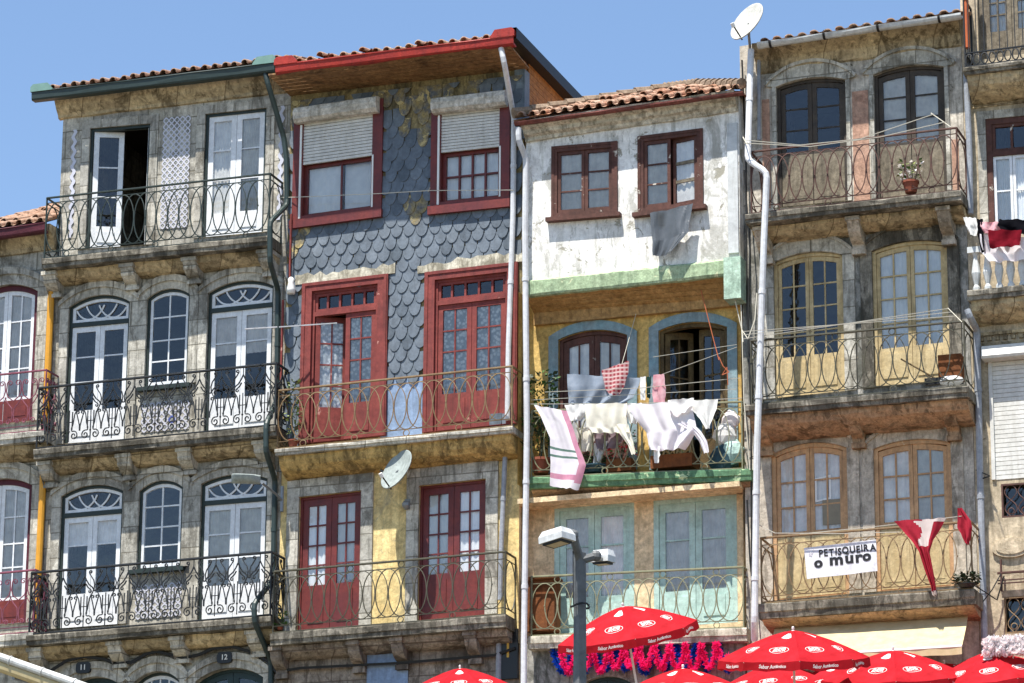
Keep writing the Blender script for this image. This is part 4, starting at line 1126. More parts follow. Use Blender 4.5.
m = cr.mb(); m.extr([(-.02, -.03), (.04, 0), (.07, .06), (.10, .17), (.20, .27), (.30, .33), (.32, .44), (-.02, .50)], .0, cr.L, 0, 16, .01); m.part('cornice', M['stone_ochre'], H4)
g = gutter(gt, H4, M['pale_gutter'], square=False, rad=.085)
for px in (770.5, 824.5, 878.5, 940):
    m = MB()
    u = gu(px, 40, .5); z = gt.z(u)
    m.extr([(.55 - .07 + .095 * math.cos(math.pi + math.pi * k / 8), .085 + .095 * math.sin(math.pi + math.pi * k / 8)) for k in range(9)] + [(.55 - .07, .10)], u - .02 - gt.u0, u + .02 - gt.u0) if False else None
    pr = [(.48 + .094 * math.cos(math.pi + math.pi * k / 10), z + .085 + .094 * math.sin(math.pi + math.pi * k / 10)) for k in range(11)]
    m.extr(pr, u - .02, u + .02)
    m.part('gutter_strap', M['black'], g)
r4 = Run((757, 44), (962, 13), .5); tiles(r4, H4, M['tile_pale'], .055, .43, 6, math.radians(12), sp=.22, amp=.04)
for o, mt, pm in ((A4[0], 'stone_dress', 0), (A4[1], 'stone_dress', 0), (B4[0], 'stone_dress', 1), (B4[1], 'stone_dark', 1), (C4[0], 'tuff_hi', 2), (C4[1], 'tuff_hi', 2)):
    m = o.mb(); e = .20 if pm else .07
    m.ring(o.outline(e, 0), o.outline(0, 0), -.02, .035)
    A = arc(-.17, o.w + .17, o.h + .03, o.rise + .24, 14); B = arc(-.002, o.w + .002, o.h + .002, o.rise, 14)
    m.prism(A + B[::-1], .0, .045)
    A2 = arc(-.20, o.w + .20, o.h + .07, o.rise + .255, 14); m.prism(A2 + A[::-1], .0, .085)
    m.part('surround', M[mt], H4)
# painted pier between and beside the top windows
def pier(p0, p1, ytop, ybot, mat, d=.012):
    m = MB(); (ua, za), (ub, zb) = G(p0, ytop), G(p1, ybot); m.box(ua, ub, .0, d, zb, za); m.part('painted_pier', mat, H4)
pier(852, 870.5, 92, 201, M['salmon']); pier(762, 771, 100, 208, M['salmon']); pier(951.5, 960, 140, 192, M['salmon'])
DW = M['dark_wood']; CW = M['cream_wood']; TW = M['tan_wood']
for k, o in enumerate(A4):
    door(o, H4, DW, fw=.06, nx=1, bars=(.36, .70), zpan=o.zl(o_px := (812 if k == 0 else 912), 150 if k == 0 else 140), stile=.075, rail=.09, cur='curtain_blue' if k else None, d=-.09, curf=3, panel_mat=M['grey_wood'], panel_full=True)
for k, o in enumerate(B4):
    door(o, H4, CW, fw=.06, nx=2, bars=(.26, .52, .76), zpan=o.zl(812 if k == 0 else 912, 354 if k == 0 else 345), stile=.06, rail=.08, cur='curtain' if k else None, d=-.07, curf=5)
for k, o in enumerate(C4):
    door(o, H4, TW, fw=.07, nx=2, bars=(.33, .66), zpan=o.zl(812 if k == 0 else 912, 530 if k == 0 else 520), stile=.065, rail=.09, cur='curtain_blue' if k else 'curtain_grey', d=-.05, curf=5, panel_mat=M['cream_wood'], panel_full=True)
# a card in a broken pane, white putty strips
o = C4[0]; m = o.mb(); x0, z0 = o.w * .56, o.zl(830, 524)
m.box(x0 + .12, x0 + .46, -.05, -.035, z0, z0 + .42); m.part('card', M['cardboard'], H4)
m = o.mb(); m.ring([(x0 - .0, z0 + .40), (x0 + .27, z0 + .43), (x0 + .27, z0 + .84), (x0, z0 + .80)], [(x0 + .03, z0 + .43), (x0 + .24, z0 + .46), (x0 + .24, z0 + .81), (x0 + .03, z0 + .77)], -.056, -.04); m.part('putty_strip', M['white_flat'], H4)
y1 = Run((745, 214.2), (960.5, 190), .70); y2 = Run((745, 405), (968, 385.8), .74); y3 = Run((758.5, 604.2), (975, 588.5), .74)
b = slab(y1, H4, M['stone_dark'], .16, under=(.62, .19), under_mat=M['stone_ochre']); rail(y1, b, M['iron_brown'], 1.10, 'wide', u_in=(.1, .05))
b = slab(y2, H4, M['grey_zinc'] if False else M['stone_dark'], .17, under=(.84, .31), under_mat=M['cove_orange']); rail(y2, b, M['iron_olive'], 1.10, 'ring', u_in=(.1, .05))
b = slab(y3, H4, M['stone_dark'], .24, under=(.9, .12), under_mat=M['cove_orange']); rail(y3, b, M['iron_cream'], 1.10, 'ring', u_in=(.04, .05))
for r_, pxs in ((y1, (768, 860, 950)), (y2, (768, 860, 955))):
    for px in pxs: corbel(r_, H4, M['tuff_hi'] if r_ is y1 else M['cove_orange'], gu(px, 230 if r_ is y1 else 420), .2, .55, .5, .17)
pipe(H4, M['white_pipe'], [(751, 50, .42), (748, 150, .80), (748, 160, .84), (767, 173, .90), (764, 240, .90), (757, 450, .90), (754.5, 622, .90), (754.5, 640, .70)], .055)
pipe(H4, M['grey_pipe'], [(759, 52, .10), (759, 140, .10)], .03, bands=False)
pipe(H4, M['grey_pipe'], [(966, 74, .12), (969.5, 150, .12), (970.5, 214, .12)], .05)
pipe(H4, M['grey_pipe'], [(967, 310, .6), (970, 317, .6), (977, 330, .14), (979.5, 450, .12), (984.5, 640, .12), (985, 720, .12)], .055)

# ================================================================== house at the right edge
H5 = thing('house', 'house at the right edge with dentil bands, white roller shutter and iron window grilles', 'house', UB5L + 2, 0, TERR)
uE = UB5L + 5.0
Q = [Op((989, 232), (1040, 228), (989, 119)), Op((996, 480), (1046, 476), (996, 362)), Op((1002, 518), (1046, 515), (1002, 484)), Op((1005, 634), (1046, 631), (1005, 597))]
Qt = [Op((979, 60), (1045, 51), (981, -20))]
wall('wall', M['beige'], H5, [(UB5L + .006, TERR), (uE, TERR), (uE, gz(1030, -60)), (UB5L + .006, gz(970, -50))], [o.hole() for o in Q + Qt])
body(H5, M['beige'], UB5L + .012, uE, gz(970, -50), floors=[gz(1000, 60), gz(1000, 290), gz(1000, 480)])
z5 = Run((963, 67.5), (1060, 55), .6)
b = slab(z5, H5, M['stone_dark'], .12, under=(.85, .34), under_mat=M['stone_ochre']); rail(z5, b, M['iron_black'], 1.25, 'mesh', u_in=(.03, .03))
m = MB(); u, z = G(967, 48, .5); m.tube([(u, .5, z), (u, .5, z + 2.2)], .05, 8); m.part('orange_post', M['orange_pole'], b)
door(Qt[0], H5, M['grey_wood'], fw=.08, nx=2, bars=(.4, .7), zpan=.5, stile=.1, rail=.1, cur='curtain', d=-.12)
door(Q[0], H5, M['brown_wood'], name='window', fw=.10, nx=1, bars=(.5,), stile=.045, rail=.05, sill=True, cur='curtain', d=-.05, trans=Q[0].h - .62, curf=7, trans_fan_bars=2, tm=M['brown_wood'], leaf_mat=M['white_paint'])
surround(Q[0], H5, M['stone_dress'], .14, .02)
z6 = Run((967, 290.5), (1060, 281), .55)
b = slab(z6, H5, M['stone_dark'], .16, under=(.85, .30), under_mat=M['stone_ochre'])
m = MB()
for k in range(9):
    u = z6.u0 + .14 + k * .19; zz = z6.z(u)
    m.lathe((u, .47, zz), [(.0, 0), (.06, 0), (.06, .05), (.035, .10), (.075, .30), (.05, .48), (.035, .58), (.06, .64), (0, .64)], 8)
m.box(z6.u0 + .02, uE, .40, .54, z6.z(z6.u0) + .64, z6.z(z6.u0) + .74); m.part('balustrade', M['pale_gutter'], b)
za = gz(1000, 100); zb2 = gz(1000, 339)
for z in (za, zb2):
    m = MB()
    m.box(UB5L + .12, uE, .0, .05, z + .07, z + .12)
    m.box(UB5L + .12, uE, .0, .03, z - .10, z - .06)
    k = UB5L + .16
    while k < uE: m.box(k, k + .07, .0, .045, z - .02, z + .06); k += .13
    m.part('dentil_band', M['stone_ochre'], H5)
m = Q[1].mb(); o = Q[1]
n = 26
for q in range(n): m.prism([(0, o.h * q / n), (o.w, o.h * q / n), (o.w, o.h * (q + .88) / n), (0, o.h * (q + .88) / n)], -.02, .01)
m.box(0, o.w, -.03, -.01, 0, o.h); m.box(-.06, -.0, -.02, .04, 0, o.h)
sh = m.part('roller_shutter', M['shutter'], H5)
m = o.mb(); m.extr([(.0, o.h), (.26, o.h), (.28, o.h + .04), (.22, o.h + .22), (.0, o.h + .24)], -.12, o.w); m.part('shutter_box', M['shutter'], sh)
for o in Q[2:]:
    m = o.mb(); 
    x = .05
    while x < o.w:
        for sg in (-1, 1):
            m.tube([(x + .10 + sg * .10 * math.sin(k * .5), -.02, .02 + (o.h - .04) * k / 12) for k in range(13)], .010, 4)
        ell(m, x + .1, o.h * .2, .05, .05, .01, 10, -.02); x += .22
    m.ring(o.outline(0), o.outline(-.03, -.03), -.04, 0)
    gr = m.part('window_grille', M['iron_cream'] if o is Q[3] else M['iron_brown'], H5)
    g = o.mb(); g.f(*[g.v(x, -.12, z) for x, z in ((0, 0), (o.w, 0), (o.w, o.h), (0, o.h))]); g.part('pane', M['glass'], gr)
u, z = G(1012, 548); m = MB(); m.prism([(u + .32 * math.cos(6.283 * k / 24), z + .16 * math.sin(6.283 * k / 24)) for k in range(24)], .0, .05); m.prism([(u + .25 * math.cos(6.283 * k / 24), z + .11 * math.sin(6.283 * k / 24)) for k in range(24)], .0, .065); m.part('oval_relief', M['beige'], H5)
m = MB(); z = gz(1000, 573, .12)
for k, dz in enumerate((0, -.12, -.17)): m.tube([(UB5L + .35, .12, z + dz), (uE, .12, z + dz)], .022 if k == 0 else .012, 5)
u = gu(1001, 570, .12); m.tube([(u, .12, z + .22), (u, .12, z - .3)], .02, 5); m.part('pipe_rail', M['iron_brown'], H5)

# ================================================================== house at the left edge
H0 = thing('house', 'granite house at the left edge with wine red window frames and a wine red balcony', 'house', UB1L - 2.6, 0, TERR)
u0L, u0R = UB1L - 5.5, UB1L - .012
def op0(bl, br, tl, peak): return Op(bl, br, tl, peak)
K = [op0((-32, 428), (33, 421), (-30, 300), (4, 285.5)), op0((-40, 628), (27, 623), (-38, 492), (-6, 479.5))]
c0 = Run((-40, 262), (46, 251), 0)
wall('wall', M['stone'], H0, [(u0L, TERR), (u0R, TERR), (u0R, c0.z(u0R) + .2), (u0L, c0.z(u0L) + .2)], [o.hole() for o in K])
body(H0, M['stone'], u0L, u0R, c0.z(u0L) + .1, floors=[gz(10, 430), gz(10, 628)])
m = c0.mb(); m.extr([(-.02, 0), (.05, 0), (.08, .08), (.22, .22), (.30, .28), (.32, .40), (-.02, .42)], u0L - c0.u0, u0R - c0.u0, 0, 8, .01); m.part('cornice', M['stone_ochre'], H0)
g0 = Run((-60, 246), (45, 231), .45)
gutter(g0, H0, M['purple_red'], ends=(False, False))
tiles(Run((-60, 243), (45, 228), .42), H0, M['tile_pale'], .17, .38, 5, math.radians(24), sp=.21, amp=.06, broken=.1)
for o in K:
    surround(o, H0, M['stone_dress'], .2, .045)
    m = o.mb(); A = arc(-.25, o.w + .25, o.h + .12, o.rise + .2, 12); B = arc(-.25, o.w + .25, o.h + .03, o.rise + .16, 12); m.prism(A + B[::-1], 0, .085); m.part('hood_mould', M['stone_dress'], H0)
    door(o, H0, M['white_paint'], fw=.10, nx=2, bars=(.28, .5, .75), zpan=.5, stile=.07, rail=.08, frame_mat=M['purple_red'], d=-.1, cur='curtain_grey', panel_mat=M['red_paint'], panel_full=True, trans=None)
y = Run((-70, 441), (44, 430), .55); b = slab(y, H0, M['stone_dress'], .18, under=(.7, .22), under_mat=M['stone_ochre']); rail(y, b, M['iron_wine'], 1.12, 'heart')
y = Run((-80, 642), (33, 632), .55); b = slab(y, H0, M['stone_dress'], .20, under=(.7, .22), under_mat=M['stone_ochre']); rail(y, b, M['iron_wine'], 1.12, 'heart')
pipe(H0, M['ochre_pipe'], [(51.5, 285, .10), (46.5, 400, .10), (44, 440, .10)], .062, bands=False)
pipe(H0, M['ochre_pipe'], [(43.5, 470, .10), (38.5, 570, .10), (36, 625, .10)], .062, bands=False)
SKY_AIR, SKY_DUST, SKY_OZ, SKY_STR, SUN_STR, EXPO = 1.0, 0.25, 3.0, 0.097, 4.8, 1.06
# ================================================================== ground, terrace, sky, sun, camera
def struct(m, name, mat, label=None):
    me = m._mesh(name, mat, (0, 0, 0), False); o = bpy.data.objects.new(name, me); COL.objects.link(o)
    o.location = W(0, 0, 0); o.rotation_euler = (0, 0, -YAW); o['kind'] = 'structure'; return o
m = MB(); m.f(m.v(-400, 200, 0), m.v(400, 200, 0), m.v(400, -600, 0), m.v(-400, -600, 0)); struct(m, 'ground', M['ground'])
m = MB(); m.box(-60, 60, -9, 9.4, .02, TERR); struct(m, 'terrace', M['quay'])
w = bpy.data.worlds.new('World'); sc.world = w; w.use_nodes = True
nt = w.node_tree; bg = nt.nodes['Background']; sk = nt.nodes.new('ShaderNodeTexSky'); sk.sky_type = 'NISHITA'; sk.sun_disc = False
EL, AZ = math.radians(69), math.radians(15)
sd = (NV * math.cos(AZ) - UV * math.sin(AZ)) * math.cos(EL) + Vector((0, 0, math.sin(EL)))
sk.sun_elevation = EL; sk.sun_rotation = math.atan2(sd.x, sd.y)
sk.air_density = SKY_AIR; sk.dust_density = SKY_DUST; sk.ozone_density = SKY_OZ
nt.links.new(sk.outputs[0], bg.inputs[0]); bg.inputs[1].default_value = SKY_STR
sl = bpy.data.lights.new('sun', 'SUN'); sl.energy = SUN_STR; sl.angle = math.radians(.53); sl.color = (1, .955, .88)
so = bpy.data.objects.new('sun', sl); COL.objects.link(so); so.rotation_euler = sd.to_track_quat('Z', 'Y').to_euler(); so.location = (0, 0, 60)
cam = bpy.data.cameras.new('camera'); cam.lens = FPX / 1024 * 36; cam.sensor_width = 36; cam.clip_end = 3000; cam.clip_start = .5
co = bpy.data.objects.new('camera', cam); COL.objects.link(co)
from mathutils import Matrix
mw = Matrix((RT, UP, -FW)).transposed().to_4x4(); mw.translation = EYE; co.matrix_world = mw; sc.camera = co
sc.view_settings.view_transform = 'Standard'; sc.view_settings.look = 'None'; sc.view_settings.exposure = EXPO; sc.view_settings.gamma = 1
sc.cycles.max_bounces = 6; sc.cycles.transparent_max_bounces = 8; sc.cycles.use_denoising = True

# ================================================================== satellite dishes
def dish(name, label, c, r, aim, mat, mount, d, logo=None):
    """c pixel of the dish centre at depth d; aim = direction in facade axes; mount = list of (px,py,d) for the arm"""
    u, z = G(*c, d); t = thing(name, label, 'satellite dish', u, d, z)
    A = Vector(aim).normalized(); X = A.cross(Vector((0, 0, 1))).normalized(); Y = X.cross(A)
    def xf(x, y, q): p = Vector((u, d, z)) + X * x * r * .9 + Y * q * r + A * y; return tuple(p)
    m = MB(xf); R = 7; N = 28
    rows = [[(k / R * math.cos(6.2832 * j / N), .16 * r * ((k / R) ** 2 - 1), k / R * math.sin(6.2832 * j / N)) for j in range(N + 1)] for k in range(R + 1)]
    m.grid(rows); m.grid([[(x, y - .015, q) for x, y, q in rr] for rr in rows]); m.grid([rows[-1], [(x * 1.03, y, q * 1.03) for x, y, q in rows[-1]], [(x * 1.03, y - .02, q * 1.03) for x, y, q in rows[-1]], [(x, y - .015, q) for x, y, q in rows[-1]]])
    b = m.part('bowl', mat, t, smooth=True)
    if logo:
        c_ = bpy.data.curves.new('mark', 'FONT'); c_.body = logo; c_.size = .16; c_.align_x = 'CENTER'; c_.align_y = 'CENTER'
        o_ = bpy.data.objects.new('mark_tmp', c_); COL.objects.link(o_); dg = bpy.context.evaluated_depsgraph_get(); me = bpy.data.meshes.new_from_object(o_.evaluated_get(dg)); bpy.data.objects.remove(o_)
        m = MB(xf)
        ids = [m.v(-v.co.x / r, .16 * r * ((v.co.x / r) ** 2 + (v.co.y / r + .12) ** 2 - 1) + .006, v.co.y / r + .12) for v in me.vertices]
        for p in me.polygons: m.f(*[ids[i] for i in p.vertices])
        m.part('mark', M['dish_grey'] if mat is M['dish'] else M['dish'], b)
    m = MB(xf); m.tube([(0, -.16 * r, -1.0), (0, .55 * r, -.75)], .014, 5); 
    m.part('feed_arm', M['black'], t)
    m = MB(xf); m.tube([(0, .50 * r, -.78), (0, .68 * r, -.68)], .035, 8); m.part('feed_horn', M['white_flat'], t)
    P = [(lambda g: (g[0], dd, g[1]))(G(px, py, dd)) for px, py, dd in mount]
    m = MB(); m.tube([tuple(xf(0, -.16 * r, 0))] + P, .024, 7); m.part('bracket', M['steel'], t)
    return t
dish('satellite_dish', 'grey satellite dish on a bracket between the two lower red doors', (396, 469), .38, (-.44, .80, .40), M['dish_grey'], [(391, 478, .35), (378, 468, .02)], .55)
dish('satellite_dish', 'round white satellite dish standing on the roof edge beside the pale gutter', (746.5, 21), .38, (-.44, .79, .42), M['dish'], [(749, 36, .5), (751, 58, .10)], .62)
for o in list(COL.objects):
    if o.name.startswith('satellite_dish') and o.name.endswith('001'):
        pass

# ================================================================== parasols
UR, UH, UF, TOPH = 1.14, .43, .13, 2.55
def canopy_pt(a, q, lift=0.0):
    """a angle, q 0..1 along the rib, flap beyond 1"""
    n = 8; s_ = a / (2 * math.pi / n); f = s_ - math.floor(s_); e = 4 * f * (1 - f)
    rr = UR * (math.cos(math.pi / n) / math.cos((f - .5) * 2 * math.pi / n))
    qq = min(q, 1)
    sag = .055 * e * math.sin(math.pi * min(qq, .98) * .9) 
    r = rr * qq * (1 - .05 * e * qq); z = -UH * (qq ** 1.45) - sag * .9 + .014 * noise.noise(Vector((a * 5, qq * 4, 1.7))) * qq
    if q > 1: z -= (q - 1) * UF * (1 + .12 * math.sin(s_ * 6.283 * 2)); r += .015 * (q - 1)
    return Vector((r * math.cos(a), r * math.sin(a), TOPH + z + lift))
def make_umbrella(label):
    t = thing('parasol', label, 'parasol', 0, 0, 0, 'red printed parasols on the terrace')
    m = MB(); N = 64
    qs = [0, .12, .3, .5, .7, .86, 1, 1.25, 2.0]
    # panels; two of the upper panels are white
    I = [[m.v(*canopy_pt(2 * math.pi * j / N, q)) for j in range(N)] for q in qs]
    for k in range(len(qs) - 1):
        for j in range(N):
            m.m = 0
            m.f(I[k][j], I[k][(j + 1) % N], I[k + 1][(j + 1) % N], I[k + 1][j])
    c = m.part('canopy', M['umb_red'], t)
    pr = MB()
    def surf(a0, q0, x, y, up=.006):    # x along the rim, y towards the top
        q = q0 - y / UR; a = a0 - x / (UR * max(.25, q0)); p = canopy_pt(a, q); 
        e = .004; p1 = canopy_pt(a + .02, q); p2 = canopy_pt(a, q - .02); nn = (p1 - p).cross(p2 - p).normalized()
        if nn.z < 0 and q <= 1: nn = -nn
        if q > 1: nn = Vector((math.cos(a), math.sin(a), 0))
        return tuple(p + nn * up)
    def text(body, size):
        c_ = bpy.data.curves.new('t', 'FONT'); c_.body = body; c_.size = size; c_.align_x = 'CENTER'; c_.align_y = 'CENTER'; c_.offset = size * .03; c_.shear = .15; c_.space_line = .78; c_.resolution_u = 2
        o_ = bpy.data.objects.new('t', c_); COL.objects.link(o_); dg = bpy.context.evaluated_depsgraph_get(); me = bpy.data.meshes.new_from_object(o_.evaluated_get(dg)); bpy.data.objects.remove(o_); return me
    logo, hem = text('SUPER\nBOCK', .078), text('Sabor Aut\u00eantico', .07)
    for k in range(8):
        a0 = (k + .5) * 2 * math.pi / 8
        for (rx, ry, wd) in ((.165, .10, .009),):
            n = 28
            A = [pr.v(*surf(a0, .66, rx * math.cos(6.283 * i / n), ry * math.sin(6.283 * i / n))) for i in range(n)]
            B = [pr.v(*surf(a0, .66, (rx - wd) * math.cos(6.283 * i / n), (ry - wd) * math.sin(6.283 * i / n))) for i in range(n)]
            for i in range(n): pr.f(A[i], A[(i + 1) % n], B[(i + 1) % n], B[i])
        ids = [pr.v(*surf(a0, .66, v.co.x, v.co.y + .005, .008)) for v in logo.vertices]
        for p in logo.polygons: pr.f(*[ids[i] for i in p.vertices])
        ids = [pr.v(*surf(a0, 1.06, v.co.x, v.co.y * 1.0, .006) if False else (lambda P: P)(tuple(canopy_pt(a0 - v.co.x / UR, 1.5 - v.co.y / UF) + Vector((math.cos(a0), math.sin(a0), 0)) * .008))) for v in hem.vertices]
        for p in hem.polygons: pr.f(*[ids[i] for i in p.vertices])
        # pale cap print near the top of every other panel
        if k % 2 == 0:
            R_ = [(.04, .14), (.10, .30)]
            g = [[surf(a0, q, x * w_, 0, .005) for x in (-1, -.5, 0, .5, 1)] for q, w_ in ((.16, .035), (.24, .06), (.32, .085))]
            pr.grid(g)
    pr.part('print', M['umb_white'], c)
    m = MB()
    for k in range(8):
        a = 2 * math.pi * k / 8; m.tube([tuple(canopy_pt(a, q, -.012)) for q in (.03, .5, 1)], .007, 4); m.tube([tuple(canopy_pt(a, .55, -.02)), (0, 0, TOPH - .62)], .006, 4)
    m.part('ribs', M['white_flat'], t)
    m = MB(); m.tube([(0, 0, 0), (0, 0, TOPH)], .019, 10); m.part('pole', M['white_paint'], t)
    m = MB(); m.lathe((0, 0, TOPH - .01), [(.0, .07), (.02, .06), (.022, .03), (.012, .02), (.03, 0), (0, -.01)], 10); m.part('finial', M['white_flat'], t)
    m = MB(); m.lathe((0, 0, .003), [(0, .10), (.05, .10), (.22, .07), (.25, 0), (0, 0)], 16); m.part('base', M['lamp_grey'], t)
    return t
UMB = [(623, 603, 20, -4, 22, 'red parasol standing just right of the street lamp, highest and most open to view'),
       (460, 665, 11, 0, 40, 'red parasol under the slate house, leftmost of the row'),
       (793, 627, 13, 3, 20, 'red parasol in front of the white drainpipe of the brown house'),
       (683, 668, 10, 2, 5, 'low red parasol under the pink and blue tinsel'),
       (772, 661, 12, -2, 30, 'low red parasol half hidden beneath the one at the white drainpipe'),
       (893, 647, 14, 2, 15, 'broad red parasol below the middle of the cream awning'),
       (987, 649, 14, -3, 33, 'red parasol at the right edge in front of the white ruffled fringe'),
       (838, 660, 13, -2, 12, 'low red parasol between the white drainpipe and the cream awning'),
       (1016, 664, 11, 2, 27, 'low red parasol cut by the right edge of the picture'),
       (944, 660, 13, 0, 8, 'low red parasol under the right end of the cream awning')]
up0 = make_umbrella(UMB[0][5])
for k, (px, py, fwd, side, spin, lab) in enumerate(UMB):
    o = up0 if k == 0 else copy_tree(up0)
    d = 3.0
    for _ in range(40):                 # stand it where its top is 2.5 m above the terrace
        u, z = G(px, py, d); d += (z - (TERR + TOPH + .06)) / .2 * .5
    R3 = Matrix.Rotation(-YAW, 3, 'Z') @ Matrix.Rotation(math.radians(side), 3, 'Y') @ Matrix.Rotation(math.radians(fwd), 3, 'X') @ Matrix.Rotation(math.radians(spin), 3, 'Z')
    top = W(u, d, z - .05); base = top - R3 @ Vector((0, 0, TOPH)); base.z = max(base.z, TERR + .01)
    sc_ = .92 if k == 0 else .86 if k == 1 else random.uniform(.92, 1.06); base = top - R3 @ Vector((0, 0, TOPH)) * sc_; base.z = max(base.z, TERR + .01); o.scale = (sc_,) * 3; o.location = base; o.rotation_euler = R3.to_euler(); o['label'] = lab

# ================================================================== street lamp on the quay
LD = 13.0
u, z = G(580, 553, LD); t = thing('street_lamp', 'grey square street lamp post with two white floodlight heads', 'street lamp', u, LD, 0)
def pole_xf(x, d, zz): c, s_ = math.cos(.55), math.sin(.55); return (u + x * c - d * s_, LD + x * s_ + d * c, zz)
m = MB(pole_xf); w0, w1 = .10, .078
for (za, zb_, wa, wb) in ((.25, z, .085, .055), (.0, .25, .2, .2)):
    A = [m.v(x * wa, d * wa, za) for x, d in ((-1, -1), (1, -1), (1, 1), (-1, 1))]; B = [m.v(x * wb, d * wb, zb_) for x, d in ((-1, -1), (1, -1), (1, 1), (-1, 1))]
    for i in range(4): m.f(A[i], A[(i + 1) % 4], B[(i + 1) % 4], B[i])
    m.f(*B); m.f(*A[::-1])
m.part('pole', M['lamp_grey'], t)
m = MB(); zc = gz(580, 606, LD); m.tube([(u + .12 * math.cos(k * .5), LD + .12 * math.sin(k * .5), zc + .02 * math.sin(k)) for k in range(13)], .014, 5); m.tube([(u - .05, LD + .11, zc), (u - .06, LD + .10, zc + .7)], .008, 4); m.part('cable_tie', M['black'], t)
def lamp_head(j, cpx, cpy, dd, ax, tilt, L, Wd):
    """arm joint pixel j -> head centre pixel"""
    uj, zj = G(*j, LD + dd * .4); uc, zc_ = G(cpx, cpy, LD + dd)
    m = MB(); m.tube([(u, LD, z - .10), (uj, LD + dd * .4, zj)], .055, 8); m.ball((uj, LD + dd * .4, zj), .075, 5); m.part('arm', M['lamp_grey'], t)
    ca, sa = math.cos(ax), math.sin(ax); ct, st = math.cos(tilt), math.sin(tilt)
    def xf(x, d, q):
        x, q = x * ct - q * st, x * st + q * ct
        return (uc + x * ca - d * sa, LD + dd + x * sa + d * ca, zc_ + q)
    m = MB(xf)
    lo = [(-L, -Wd), (L, -Wd), (L, Wd), (-L, Wd)]
    A = [m.v(x, d, -.06) for x, d in lo]; B = [m.v(x * 1.0, d * 1.0, .02) for x, d in lo]; C = [m.v(x * .82, d * .7, .10) for x, d in lo]
    for P, Q_ in ((A, B), (B, C)):
        for i in range(4): m.f(P[i], P[(i + 1) % 4], Q_[(i + 1) % 4], Q_[i])
    m.f(*C); m.f(*A[::-1]); h = m.part('lamp_head', M['lamp_white'], t)
    m = MB(xf); P = [(-L * .8, -Wd * .8), (L * .8, -Wd * .8), (L * .8, Wd * .8), (-L * .8, Wd * .8)]
    a = [m.v(x, d, -.064) for x, d in P]; b_ = [m.v(x, d, -.085) for x, d in P]; m.f(*b_)
    for i in range(4): m.f(a[i], a[(i + 1) % 4], b_[(i + 1) % 4], b_[i])
    m.part('bezel', M['black'], h)
    m = MB(xf); m.f(*[m.v(x * .8, d * .75, -.088) for x, d in P]); m.part('lens', M['lamp_glass'], h)
    m = MB(); m.tube([(uj, LD + dd * .4, zj), (uc + (uj - uc) * .45, LD + dd, zc_ + (zj - zc_) * .4)], .05, 8); m.part('neck', M['lamp_white'], h)
lamp_head((573, 535), 557, 538, .55, .35, .10, .19, .14)
lamp_head((596, 556), 603, 558, -.35, .30, -.05, .14, .085)

# lamp on a curved arm at the corner of the tiled house
u, z = G(281.5, 500, .12); t = thing('wall_lamp', 'flat grey wall lamp on a slanting arm between the granite and slate houses', 'wall lamp', u, .12, z)
P = [(lambda g: (g[0], d, g[1]))(G(px, py, d)) for px, py, d in ((281.5, 500, .12), (276, 494, .3), (262, 483, .9), (246, 476.5, 1.25))]
m = MB(); m.tube(P[:3], .022, 7); m.tube([(P[0][0], .10, P[0][2] - .2), (P[0][0], .10, P[0][2] + .25)], .03, 7); m.part('arm', M['steel'], t)
c = P[3]; m = MB(); rows = []
for k in range(9):
    q = k / 8 * 2 - 1; wd = .16 * math.sqrt(max(0, 1 - q ** 4)); rows.append([(c[0] + q * .27, c[1] + wd * math.cos(a), c[2] - q * .03 + (.03 if math.sin(a) > 0 else .13) * math.sin(a)) for a in [6.283 * i / 12 for i in range(13)]])
m.grid(rows); m.part('lamp_head', M['dish_grey'], t, smooth=True)

# ================================================================== laundry on the yellow balcony
def garment(name, label, cat, rows, d, mat, group='washing on the yellow balcony', **k):
    return cloth(rows, d, **k).solo(name, mat, label, cat, group, smooth=True)
RD = .30
wires('clothesline', 'pale clothesline strung along the green balcony railing', 'clothesline', [[(530, 404, RD), (640, 403.5, RD + .02), (742, 398, RD)], [(545, 392, .24), (640, 388, .24), (740, 378, .2)], [(531, 400, .2), (736, 389, .2)]], M['rope'], .007)
def towel_m(q, v):
    if q > .82 and v < .93: return 1
    if .86 < v < .905: return 1
    if .60 < v < .625 and q < .8 or .66 < v < .685 and q < .8: return 2
    return 0
garment('towel', 'pink and white striped towel blown sideways at the left of the balcony', 'towel', [((534, 405), (567, 411)), ((541, 416), (572, 425)), ((550, 438), (579, 446)), ((551, 462), (586, 465)), ((550.5, 486), (578, 490))], .40, [M['c_lilac'], M['c_pink'], M['c_stripe_green']], fold=.03, seed=1, ff=1.2, nx=22, ny=44, matf=towel_m)
garment('vest', 'white vest bunched on the line between the blouse and the lilac shirt', 'vest', [((624, 404), (642, 403)), ((626, 413), (641, 414)), ((629, 423), (638, 424))], .34, M['c_white'], fold=.04, seed=51, ff=1.6)
garment('napkin', 'little white napkin folded over the line above the lilac shirt', 'napkin', [((668, 400), (694, 398)), ((669, 408), (693, 407)), ((674, 414), (688, 413))], .46, M['c_white'], fold=.03, seed=52, ff=1.4)
garment('shirt', 'small white top pegged beside the striped towel', 'shirt', [((565, 405), (586, 404)), ((567, 412), (585, 414)), ((570, 421), (580, 420))], .36, M['c_white'], fold=.03, seed=2, ff=1.5)
garment('blouse', 'cream blouse with one sleeve trailing down to the right', 'blouse', [((585, 404), (627, 403)), ((586, 416), (627, 416)), ((587, 428), (628, 426)), ((592, 433), (630, 433))], .37, M['c_cream'], fold=.05, seed=3, ff=3.2, nx=24)
